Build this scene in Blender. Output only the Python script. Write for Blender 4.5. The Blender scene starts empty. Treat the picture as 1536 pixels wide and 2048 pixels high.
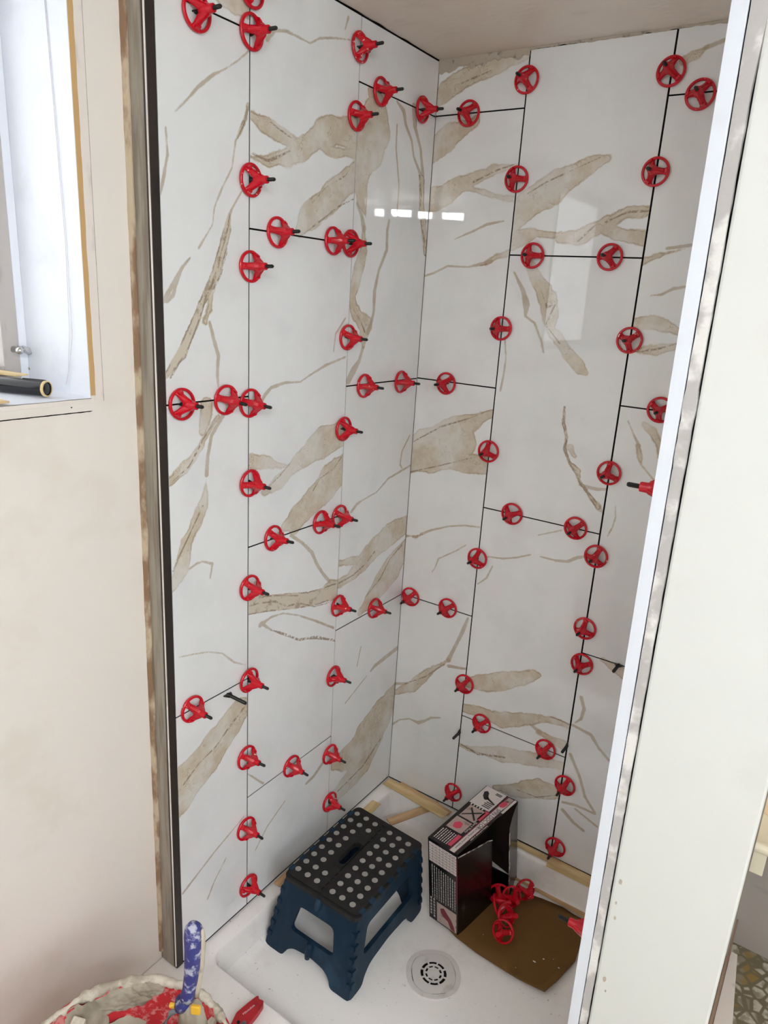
import bpy, bmesh, math, random
import numpy as np
from mathutils import Vector, Matrix, Euler, noise
from mathutils.geometry import tessellate_polygon
random.seed(7)
SC = bpy.context.scene
COL = SC.collection
PI = math.pi

# ------------------------------------------------------------------ camera
cam_d = bpy.data.cameras.new('camera')
cam_d.sensor_fit = 'VERTICAL'; cam_d.sensor_height = 24.0
cam_d.lens = 1425.367 * 24.0 / 2048.0
cam_d.clip_start = 0.02
cam = bpy.data.objects.new('camera', cam_d); COL.objects.link(cam)
cam.matrix_world = Matrix(((0.82383683, -0.21069481, 0.52621344, 0.98233),
                           (0.56379503, 0.20869715, -0.79911243, -1.60926),
                           (0.05854960, 0.95501476, 0.29072109, 1.55186),
                           (0, 0, 0, 1)))
SC.camera = cam

# ------------------------------------------------------------------ sky and exposure
SC.view_settings.view_transform = 'Standard'
SC.view_settings.look = 'None'
SC.view_settings.gamma = 1.0
SC.view_settings.use_curve_mapping = False
SC.view_settings.exposure = -0.04
SKY = 2.5
w = bpy.data.worlds.new('overcast_sky'); SC.world = w; w.use_nodes = True
bg = w.node_tree.nodes['Background']
bg.inputs['Color'].default_value = (0.93, 0.97, 1.0, 1); bg.inputs['Strength'].default_value = SKY
SC.cycles.max_bounces = 12; SC.cycles.diffuse_bounces = 8; SC.cycles.glossy_bounces = 6
SC.cycles.sample_clamp_indirect = 0.0; SC.cycles.blur_glossy = 0.0

def area(name, loc, rot, sx, sy, power, col=(1, 1, 1), portal=False):
    d = bpy.data.lights.new(name, 'AREA'); d.shape = 'RECTANGLE'; d.size = sx; d.size_y = sy
    d.energy = power; d.color = col
    if portal: d.cycles.is_portal = True
    o = bpy.data.objects.new(name, d); o.location = loc; o.rotation_euler = rot; COL.objects.link(o)
    return o
area('window_portal', (-0.26, -1.43, 1.70), (0, -PI / 2, 0), 0.66, 1.03, 1.0, portal=True)
# added diffuse fill under the ceiling, behind the photographer
area('ceiling_fill_light', (1.85, -1.95, 2.07), (0, 0, 0), 0.5, 0.5, 16.0, (0.93, 0.97, 1.0))
# added fill light, unseen, out of frame on the far side of the room
area('side_fill_light', (2.55, -2.0, 1.55), (0, PI / 2, 0), 0.9, 1.0, 18.0, (0.86, 0.95, 1.0))
VANITY = 150.0

# ------------------------------------------------------------------ helpers
def tag(o, label=None, cat=None, group=None, kind=None):
    if label: o['label'] = label
    if cat: o['category'] = cat
    if group: o['group'] = group
    if kind: o['kind'] = kind
    return o
def empty(name, loc=(0, 0, 0), rot=(0, 0, 0), **k):
    o = bpy.data.objects.new(name, None); o.location = loc; o.rotation_euler = rot
    o.empty_display_size = 0.02; COL.objects.link(o); return tag(o, **k)
def mesh_obj(name, verts, faces, mat=None, parent=None, smooth=False, **k):
    me = bpy.data.meshes.new(name); me.from_pydata([tuple(v) for v in verts], [], faces); me.validate(); me.update()
    return link_mesh(name, me, mat, parent, smooth, **k)
def link_mesh(name, me, mat=None, parent=None, smooth=False, **k):
    if mat: me.materials.append(mat)
    if smooth:
        me.polygons.foreach_set('use_smooth', [True] * len(me.polygons))
    o = bpy.data.objects.new(name, me); COL.objects.link(o)
    if parent: o.parent = parent
    return tag(o, **k)
class MB:
    """collects shapes into one mesh"""
    def __init__(s): s.v = []; s.f = []
    def add(s, v, f, M=None):
        b = len(s.v)
        s.v += [tuple(M @ Vector(p)) if M else tuple(p) for p in v]
        s.f += [tuple(b + i for i in q) for q in f]; return s
    def box(s, x0, x1, y0, y1, z0, z1, M=None):
        return s.add([(x0, y0, z0), (x1, y0, z0), (x1, y1, z0), (x0, y1, z0), (x0, y0, z1), (x1, y0, z1), (x1, y1, z1), (x0, y1, z1)],
                     [(0, 3, 2, 1), (4, 5, 6, 7), (0, 1, 5, 4), (1, 2, 6, 5), (2, 3, 7, 6), (3, 0, 4, 7)], M)
    def hexa(s, b, t):
        return s.add(list(b) + list(t), [(0, 3, 2, 1), (4, 5, 6, 7), (0, 1, 5, 4), (1, 2, 6, 5), (2, 3, 7, 6), (3, 0, 4, 7)])
    def lathe(s, prof, n=24, M=None, cap0=True, cap1=True):
        v = [(r * math.cos(2 * PI * i / n), r * math.sin(2 * PI * i / n), z) for r, z in prof for i in range(n)]
        f = []
        for k in range(len(prof) - 1):
            for i in range(n):
                j = (i + 1) % n
                f.append((k * n + i, k * n + j, (k + 1) * n + j, (k + 1) * n + i))
        if cap0: f.append(tuple(range(n))[::-1])
        if cap1: f.append(tuple((len(prof) - 1) * n + i for i in range(n)))
        return s.add(v, f, M)
    def tube(s, pts, r, n=8):
        pts = [Vector(p) for p in pts]; v = []; f = []
        up = Vector((0, 0, 1))
        for k, p in enumerate(pts):
            d = (pts[min(k + 1, len(pts) - 1)] - pts[max(k - 1, 0)]).normalized()
            a = d.cross(up if abs(d.z) < .9 else Vector((1, 0, 0))).normalized(); b = d.cross(a)
            rr = r[k] if isinstance(r, (list, tuple)) else r
            v += [p + a * rr * math.cos(2 * PI * i / n) + b * rr * math.sin(2 * PI * i / n) for i in range(n)]
        for k in range(len(pts) - 1):
            for i in range(n):
                j = (i + 1) % n; f.append((k * n + i, k * n + j, (k + 1) * n + j, (k + 1) * n + i))
        f.append(tuple(range(n))[::-1]); f.append(tuple((len(pts) - 1) * n + i for i in range(n)))
        return s.add(v, f)
    def plate(s, outer, holes, t, fn):
        """flat sheet with holes: loops of (u,v); fn(u,v,w) -> point"""
        loops = [outer] + list(holes)
        tri = tessellate_polygon([[Vector((a, b, 0)) for a, b in l] for l in loops])
        flat = [p for l in loops for p in l]; n = len(flat)
        v = [fn(a, b, 0) for a, b in flat] + [fn(a, b, t) for a, b in flat]
        f = [tuple(q) for q in tri] + [tuple(i + n for i in q[::-1]) for q in tri]
        k = 0
        for l in loops:
            m = len(l)
            for i in range(m): f.append((k + i, k + (i + 1) % m, n + k + (i + 1) % m, n + k + i))
            k += m
        return s.add(v, f)
    def build(s, name, mat=None, parent=None, smooth=False, bevel=0, **k):
        o = mesh_obj(name, s.v, s.f, mat, parent, smooth, **k)
        bm = bmesh.new(); bm.from_mesh(o.data); bmesh.ops.recalc_face_normals(bm, faces=bm.faces); bm.to_mesh(o.data); bm.free()
        if bevel:
            b = o.modifiers.new('bevel', 'BEVEL'); b.width = bevel; b.segments = 2; b.limit_method = 'ANGLE'; b.angle_limit = math.radians(40)
        return o
def box(name, x0, x1, y0, y1, z0, z1, mat, parent=None, bevel=0, **k):
    return MB().box(x0, x1, y0, y1, z0, z1).build(name, mat, parent, bevel=bevel, **k)
def round_rect(x0, x1, y0, y1, r, n=6):
    p = []
    for cx, cy, a in ((x1 - r, y0 + r, -PI / 2), (x1 - r, y1 - r, 0), (x0 + r, y1 - r, PI / 2), (x0 + r, y0 + r, PI)):
        for i in range(n + 1):
            t = a + PI / 2 * i / n; p.append((cx + r * math.cos(t), cy + r * math.sin(t)))
    return p
def round_poly(pts, r, n=4):
    out = []; m = len(pts)
    for i in range(m):
        p, a, b = Vector(pts[i]), Vector(pts[i - 1]), Vector(pts[(i + 1) % m])
        da = (a - p); db = (b - p); q = min(r, da.length * .45, db.length * .45)
        s, e = p + da.normalized() * q, p + db.normalized() * q
        for k in range(n + 1):
            t = k / n; out.append(tuple((1 - t) ** 2 * s + 2 * t * (1 - t) * p + t * t * e))
    return out
def text_mesh(body, size, M, name, mat, parent, ext=0.0001, align='CENTER', **k):
    cu = bpy.data.curves.new(name, 'FONT'); cu.body = body; cu.size = size; cu.extrude = ext; cu.align_x = align; cu.align_y = 'CENTER'; cu.resolution_u = 2
    t = bpy.data.objects.new(name, cu); COL.objects.link(t)
    me = bpy.data.meshes.new_from_object(t); bpy.data.objects.remove(t)
    me.transform(M); return link_mesh(name, me, mat, parent, **k)

# ------------------------------------------------------------------ materials
def srgb(r, g, b):
    f = lambda c: (c / 255 / 12.92) if c <= 10 else ((c / 255 + .055) / 1.055) ** 2.4
    return (f(r), f(g), f(b), 1)
class NT:
    def __init__(s, name):
        s.m = bpy.data.materials.new(name); s.m.use_nodes = True; s.t = s.m.node_tree
        s.b = s.t.nodes['Principled BSDF']
    def n(s, kind, **k):
        x = s.t.nodes.new(kind)
        for a, b in k.items():
            if a.startswith('i_'):
                key = a[2:].replace('_', ' '); x.inputs[int(key) if key.isdigit() else key].default_value = b
            else: setattr(x, a, b)
        return x
    def l(s, a, b): s.t.links.new(a, b)
    def coord(s, kind='Object', scale=(1, 1, 1)):
        c = s.n('ShaderNodeTexCoord'); m = s.n('ShaderNodeMapping'); m.inputs['Scale'].default_value = scale
        s.l(c.outputs[kind], m.inputs['Vector']); return m.outputs[0]
    def noise(s, vec, scale, detail=3, rough=.55):
        x = s.n('ShaderNodeTexNoise'); x.inputs['Scale'].default_value = scale; x.inputs['Detail'].default_value = detail
        x.inputs['Roughness'].default_value = rough
        if vec is not None: s.l(vec, x.inputs['Vector'])
        return x.outputs['Fac']
    def math(s, op, a, b=None, c=None, clamp=False):
        x = s.n('ShaderNodeMath', operation=op); x.use_clamp = clamp
        for i, q in enumerate((a, b, c)):
            if q is None: continue
            if isinstance(q, (int, float)): x.inputs[i].default_value = q
            else: s.l(q, x.inputs[i])
        return x.outputs[0]
    def ramp(s, fac, a, b):     # 0 below a, 1 above b
        x = s.n('ShaderNodeMapRange'); x.interpolation_type = 'SMOOTHSTEP'
        s.l(fac, x.inputs['Value']); x.inputs['From Min'].default_value = a; x.inputs['From Max'].default_value = b
        return x.outputs[0]
    def mix(s, fac, a, b):
        x = s.n('ShaderNodeMix', data_type='RGBA')
        if isinstance(fac, (int, float)): x.inputs[0].default_value = fac
        else: s.l(fac, x.inputs[0])
        for i, q in ((6, a), (7, b)):
            if isinstance(q, tuple): x.inputs[i].default_value = q
            else: s.l(q, x.inputs[i])
        return x.outputs[2]
    def bump(s, h, strength=.3, dist=.002):
        x = s.n('ShaderNodeBump'); x.inputs['Strength'].default_value = strength; x.inputs['Distance'].default_value = dist
        s.l(h, x.inputs['Height']); s.l(x.outputs[0], s.b.inputs['Normal'])
    def set(s, col=None, rough=None, metal=None, spec=None, coat=None):
        if col is not None:
            if isinstance(col, tuple): s.b.inputs['Base Color'].default_value = col
            else: s.l(col, s.b.inputs['Base Color'])
        if rough is not None:
            if isinstance(rough, (int, float)): s.b.inputs['Roughness'].default_value = rough
            else: s.l(rough, s.b.inputs['Roughness'])
        if metal is not None: s.b.inputs['Metallic'].default_value = metal
        if spec is not None: s.b.inputs['Specular IOR Level'].default_value = spec
        if coat is not None: s.b.inputs['Coat Weight'].default_value = coat
        return s.m
def speck(name, base, dark, scale=20, lo=.55, hi=.7, rough=.5, bump=0, bscale=60, stretch=(1, 1, 1), spec=.5, detail=4):
    t = NT(name); v = t.coord('Object', stretch)
    f = t.ramp(t.noise(v, scale, detail), lo, hi)
    t.set(t.mix(f, base, dark), rough, spec=spec)
    if bump: t.bump(t.noise(v, bscale, 3), bump)
    return t.m

def marble():
    t = NT('polished_marble_tile'); v = t.coord('Object')
    def attr(n):
        a = t.n('ShaderNodeAttribute'); a.attribute_name = n; return a.outputs['Fac']
    nb = t.noise(v, 22, 5, .62); nf = t.noise(v, 90, 4, .6); nc = t.noise(v, 7, 4, .6); nd = t.noise(v, 30, 6, .65); nl = t.noise(v, 9, 4, .55)
    band = t.math('ADD', attr('band'), t.math('MULTIPLY', t.math('SUBTRACT', nl, .5), .036))
    band = t.math('ADD', band, t.math('MULTIPLY', t.math('SUBTRACT', nb, .5), .017))
    band = t.math('ADD', band, t.math('MULTIPLY', t.math('SUBTRACT', nf, .5), .0030))
    line = t.math('ADD', attr('line'), t.math('MULTIPLY', t.math('SUBTRACT', nf, .5), .0035))
    line = t.math('ADD', line, t.math('MULTIPLY', t.math('SUBTRACT', nb, .5), .003))
    dark = t.math('ADD', attr('dark'), t.math('MULTIPLY', t.math('SUBTRACT', nf, .5), .007))
    base = t.mix(t.ramp(nc, .40, .75), srgb(228, 230, 231), srgb(220, 222, 223))
    fill = t.ramp(t.math('MULTIPLY', band, -1), -.0018, .0016)
    beige = t.mix(t.ramp(nd, .36, .64), srgb(192, 179, 158), srgb(205, 196, 180))
    edge = t.math('SUBTRACT', 1.0, t.ramp(t.math('ABSOLUTE', t.math('ADD', band, .0022)), .0, .0026))
    edge = t.math('MULTIPLY', edge, t.ramp(nb, .38, .54))
    cracks = t.math('SUBTRACT', 1.0, t.ramp(t.math('ABSOLUTE', t.math('SUBTRACT', t.noise(v, 13, 5, .62), .5)), 0.0, .012))
    cracks = t.math('MULTIPLY', cracks, t.ramp(nd, .43, .56))
    beige = t.mix(t.math('MULTIPLY', cracks, .55), beige, srgb(150, 130, 105))
    beige = t.mix(t.math('MULTIPLY', edge, .6), beige, srgb(152, 132, 108))
    c = t.mix(t.math('MULTIPLY', fill, t.math('SUBTRACT', 1.0, t.math('MULTIPLY', t.ramp(nc, .44, .62), .5))), base, beige)
    lf = t.ramp(t.math('MULTIPLY', line, -1), -.0016, .0008)
    c = t.mix(t.math('MULTIPLY', lf, t.math('ADD', .35, t.math('MULTIPLY', nd, .75)), clamp=True), c, srgb(172, 156, 132))
    df = t.ramp(t.math('MULTIPLY', dark, -1), -.0012, .0008)
    drk = t.math('SUBTRACT', 1.0, t.ramp(t.math('ABSOLUTE', t.math('ADD', dark, .0012)), .0, .0035))
    drk = t.math('MAXIMUM', t.math('MULTIPLY', drk, t.ramp(nb, .44, .56)), t.math('MULTIPLY', t.ramp(nd, .54, .64), .7))
    dcol = t.mix(drk, srgb(200, 189, 170), srgb(136, 114, 90))
    c = t.mix(t.math('MULTIPLY', df, .9), c, dcol)
    crk = t.math('ADD', attr('crack'), t.math('MULTIPLY', t.math('SUBTRACT', nb, .5), .006))
    crk = t.math('ADD', crk, t.math('MULTIPLY', t.math('SUBTRACT', nf, .5), .0045))
    kf = t.ramp(t.math('MULTIPLY', crk, -1), -.0011, .0006)
    c = t.mix(t.math('MULTIPLY', kf, t.math('MULTIPLY', t.ramp(nf, .38, .54), .85)), c, srgb(138, 118, 95))
    t.set(c, .012, spec=.8)
    return t.m
M = {}
M['marble'] = marble()
M['joint'] = speck('dark_joint', srgb(14, 12, 12), srgb(26, 23, 22), 30, rough=.9, spec=.1)
M['painted'] = speck('cream_painted_wall', srgb(230, 224, 217), srgb(225, 218, 209), 6, rough=.42, bump=.12, bscale=25)
M['room'] = speck('room_wall_paint', srgb(226, 225, 222), srgb(220, 218, 214), 4, rough=.7)
M['brown_wood'] = speck('brown_wood', srgb(150, 126, 108), srgb(130, 106, 90), 20, rough=.6, stretch=(1, .3, 1))
M['partition_paint'] = speck('white_partition_paint', srgb(208, 210, 207), srgb(204, 204, 200), 5, rough=.45, bump=.06, bscale=18)
M['ceiling'] = speck('ceiling_paint', srgb(220, 209, 197), srgb(206, 195, 183), 5, rough=.33, bump=.35, bscale=35, stretch=(1, 2.5, 1))
M['trim_white'] = speck('white_trim', srgb(212, 217, 226), srgb(206, 210, 218), 12, rough=.3)
M['mortar_dry'] = speck('dry_mortar', srgb(176, 172, 170), srgb(215, 213, 210), 26, .45, .62, rough=.85, bump=.6, bscale=90)
M['plaster_rough'] = speck('rough_plaster', srgb(176, 166, 152), srgb(128, 120, 110), 60, rough=.9, bump=.6, bscale=120)
M['return'] = speck('streaked_grey_board', srgb(152, 144, 132), srgb(124, 114, 102), 14, .4, .65, rough=.45, stretch=(6, 6, .5), bump=.1, bscale=80)
M['black_trim'] = speck('black_edge_trim', srgb(44, 36, 32), srgb(34, 28, 25), 14, rough=.45)
M['torn'] = speck('torn_wallboard_edge', srgb(190, 174, 150), srgb(136, 108, 84), 28, .42, .6, rough=.9, bump=.8, bscale=120, stretch=(1, 1, .45))
M['tan_edge'] = speck('tan_core', srgb(198, 162, 112), srgb(180, 142, 92), 22, rough=.8, stretch=(1, 1, .2))
M['scraped'] = speck('scraped_paper', srgb(228, 220, 214), srgb(205, 196, 190), 26, rough=.8, stretch=(1, 1, .3))
M['reveal'] = speck('white_window_reveal', srgb(222, 226, 234), srgb(208, 212, 220), 10, .5, .8, rough=.5, bump=.15, bscale=30)
M['alu'] = speck('grey_aluminium', srgb(176, 170, 166), srgb(150, 144, 140), 30, rough=.4, stretch=(1, 1, .2))
M['chrome'] = NT('chrome').set(srgb(200, 200, 200), .12, 1.0)
M['thread'] = NT('cord_white').set(srgb(205, 200, 205), .6)
M['red'] = None
t = NT('red_plastic'); oi = t.n('ShaderNodeObjectInfo')
vv = t.n('ShaderNodeVectorMath', operation='ADD'); t.l(t.coord('Object'), vv.inputs[0]); t.l(oi.outputs['Location'], vv.inputs[1])
nz = t.noise(vv.outputs[0], 95, 4, .6)
thr = t.math('SUBTRACT', nz, t.math('MULTIPLY', t.math('POWER', oi.outputs['Random'], 3.0), .10))
f = t.math('SUBTRACT', 1.0, t.ramp(thr, .235, .275))
t.set(t.mix(f, srgb(196, 8, 32), srgb(226, 205, 198)), .26, spec=.5); M['red'] = t.m
M['black'] = speck('black_plastic', srgb(11, 11, 11), srgb(20, 20, 20), 60, .6, .75, rough=.45)
M['blue'] = speck('dusty_blue_plastic', srgb(13, 40, 60), srgb(44, 68, 88), 16, .47, .8, rough=.5, spec=.22, stretch=(1, 1, .5), detail=7)
M['mat_black'] = speck('black_rubber_mat', srgb(27, 26, 26), srgb(38, 37, 37), 40, .5, .8, rough=.5, spec=.3)
M['dot'] = speck('grey_rubber_dot', srgb(146, 142, 138), srgb(134, 130, 126), 40, rough=.6)
M['wood'] = speck('pale_wood', srgb(222, 198, 150), srgb(198, 170, 120), 34, .4, .7, rough=.6, stretch=(.25, 1.4, 1.4), bump=.1)
M['wood2'] = speck('tan_wood', srgb(206, 172, 130), srgb(180, 146, 104), 34, .4, .7, rough=.6, stretch=(.25, 1.4, 1.4), bump=.1)
M['cardboard'] = speck('brown_cardboard', srgb(112, 82, 44), srgb(98, 70, 36), 9, rough=.8, spec=.2)
M['white_bit'] = NT('white_crumb').set(srgb(220, 215, 208), .8)
def acrylic():
    t = NT('white_acrylic_tray'); v = t.coord('Object')
    a = t.ramp(t.noise(v, 6, 6, .7), .5, .72); b = t.ramp(t.noise(v, 110, 4, .7), .665, .71); c2 = t.ramp(t.noise(v, 30, 5, .75), .66, .74)
    fl = t.n('ShaderNodeSeparateXYZ'); t.l(v, fl.inputs[0])
    low = t.math('SUBTRACT', 1.0, t.ramp(fl.outputs['Z'], .03, .06))
    c = t.mix(t.math('MULTIPLY', a, .35), srgb(244, 242, 240), srgb(214, 208, 202))
    c = t.mix(t.math('MULTIPLY', t.math('MULTIPLY', c2, low), .5), c, srgb(150, 138, 126))
    c = t.mix(t.math('MULTIPLY', b, .6), c, srgb(96, 86, 76))
    t.set(c, t.math('ADD', .2, t.math('MULTIPLY', low, .3)), spec=.5)
    return t.m
M['acrylic'] = acrylic()
M['drain'] = speck('drain_plastic', srgb(216, 213, 210), srgb(198, 194, 190), 30, rough=.4)
M['void'] = NT('drain_void').set(srgb(14, 13, 13), .8)
M['box_black'] = speck('glossy_black_card', srgb(20, 17, 18), srgb(60, 58, 60), 24, .62, .78, rough=.22, stretch=(1, 1, .5))
M['box_in'] = speck('dark_card_inside', srgb(44, 24, 18), srgb(28, 15, 12), 12, rough=.8)
M['print_white'] = NT('print_white').set(srgb(214, 206, 203), .5)
M['print_dim'] = NT('print_dim').set(srgb(176, 170, 168), .5)
M['print_grey'] = speck('print_photo', srgb(176, 156, 150), srgb(124, 96, 92), 40, rough=.4)
M['print_pink'] = NT('print_pink').set(srgb(206, 66, 92), .5)
M['print_maroon'] = NT('print_maroon').set(srgb(110, 20, 40), .5)
M['print_black'] = NT('print_black').set(srgb(20, 18, 20), .5)
M['torn_white'] = speck('torn_card', srgb(214, 206, 204), srgb(96, 88, 88), 46, .48, .6, rough=.8)
M['knife_red'] = speck('red_painted_metal', srgb(176, 22, 34), srgb(150, 18, 28), 30, rough=.35)
M['steel'] = speck('dull_steel', srgb(110, 112, 116), srgb(70, 70, 74), 30, rough=.4)
M['mortar'] = speck('wet_grey_mortar', srgb(170, 162, 146), srgb(144, 134, 118), 18, .4, .65, rough=.7, bump=.7, bscale=45)
M['crust'] = speck('pale_mortar_crust', srgb(206, 198, 184), srgb(168, 158, 142), 34, .42, .6, rough=.85, bump=.8, bscale=60)
t = NT('smeared_bucket_wall'); v = t.coord('Object'); sx = t.n('ShaderNodeSeparateXYZ'); t.l(v, sx.inputs[0])
n1 = t.noise(v, 14, 5, .65); n2 = t.noise(v, 55, 4, .7)
k = t.math('ADD', n1, t.math('MULTIPLY', sx.outputs['X'], -1.1))
red = t.ramp(k, .415, .455)
c = t.mix(t.math('MULTIPLY', t.ramp(n2, .48, .6), .75), srgb(196, 44, 52), srgb(214, 150, 146))
t.set(t.mix(red, t.mix(t.ramp(n2, .4, .7), srgb(166, 154, 138), srgb(146, 134, 118)), c), .55); t.bump(n1, .5, .004); M['bucket'] = t.m
M['bucket_out'] = speck('red_bucket_plastic', srgb(190, 40, 46), srgb(170, 120, 110), 30, .55, .7, rough=.45)
M['handle_blue'] = speck('dusty_blue_grip', srgb(58, 62, 128), srgb(176, 178, 196), 85, .50, .62, rough=.5, detail=7)
M['handle_side'] = speck('clear_grip_edge', srgb(196, 186, 168), srgb(150, 140, 130), 40, rough=.4)
M['yellow'] = NT('yellow_plastic').set(srgb(236, 186, 60), .45)
M['marker'] = NT('black_marker_gloss').set(srgb(18, 17, 19), .15)
M['cream'] = speck('cream_paint', srgb(238, 230, 208), srgb(228, 218, 196), 10, rough=.4)
M['shelf_shade'] = speck('painted_shelf_shade', srgb(160, 152, 146), srgb(146, 140, 134), 8, rough=.6, bump=.3, bscale=14, stretch=(1, 1, 3))  # grey stands in for the shade under the shelf
M['tan_wall'] = speck('tan_wall', srgb(226, 204, 176), srgb(216, 194, 168), 8, rough=.6)
t = NT('pebble_pattern_vinyl'); v = t.coord('Object')
vo = t.n('ShaderNodeTexVoronoi', feature='DISTANCE_TO_EDGE'); vo.inputs['Scale'].default_value = 34; t.l(v, vo.inputs['Vector'])
vc = t.n('ShaderNodeTexVoronoi'); vc.inputs['Scale'].default_value = 34; t.l(v, vc.inputs['Vector'])
sp = t.n('ShaderNodeSeparateXYZ'); t.l(vc.outputs['Color'], sp.inputs[0])
peb = t.mix(t.ramp(sp.outputs[0], .78, .82), srgb(190, 184, 170), srgb(140, 116, 62))
peb = t.mix(t.ramp(t.noise(v, 30, 5), .46, .62), peb, srgb(138, 130, 112))
t.set(t.mix(t.ramp(vo.outputs['Distance'], .06, .16), srgb(112, 102, 80), peb), .5); M['vinyl'] = t.m
M['lamp_glow'] = NT('lamp_glow').m
nt = M['lamp_glow'].node_tree; nt.nodes['Principled BSDF'].inputs['Emission Color'].default_value = (.90, .96, 1.0, 1)
nt.nodes['Principled BSDF'].inputs['Emission Strength'].default_value = VANITY
t = NT('window_glass'); tr_ = t.n('ShaderNodeBsdfTransparent'); gl_ = t.n('ShaderNodeBsdfGlossy'); gl_.inputs['Roughness'].default_value = 0
mx_ = t.n('ShaderNodeMixShader')
mx_.inputs[0].default_value = .06; t.l(tr_.outputs[0], mx_.inputs[1]); t.l(gl_.outputs[0], mx_.inputs[2]); t.l(mx_.outputs[0], t.t.nodes['Material Output'].inputs['Surface'])
M['glass'] = t.m
t = NT('pink_brick'); v = t.coord('Object'); 
sp_ = t.n('ShaderNodeSeparateXYZ'); mp = t.n('ShaderNodeCombineXYZ'); t.l(v, sp_.inputs[0]); t.l(sp_.outputs[1], mp.inputs[0]); t.l(sp_.outputs[2], mp.inputs[1])
br = t.n('ShaderNodeTexBrick'); t.l(mp.outputs[0], br.inputs['Vector']); br.inputs['Scale'].default_value = 4.5
br.inputs['Color1'].default_value = srgb(214, 150, 152); br.inputs['Color2'].default_value = srgb(196, 128, 132); br.inputs['Mortar'].default_value = srgb(225, 215, 215)
t.set(br.outputs['Color'], .9); M['brick'] = t.m
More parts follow.
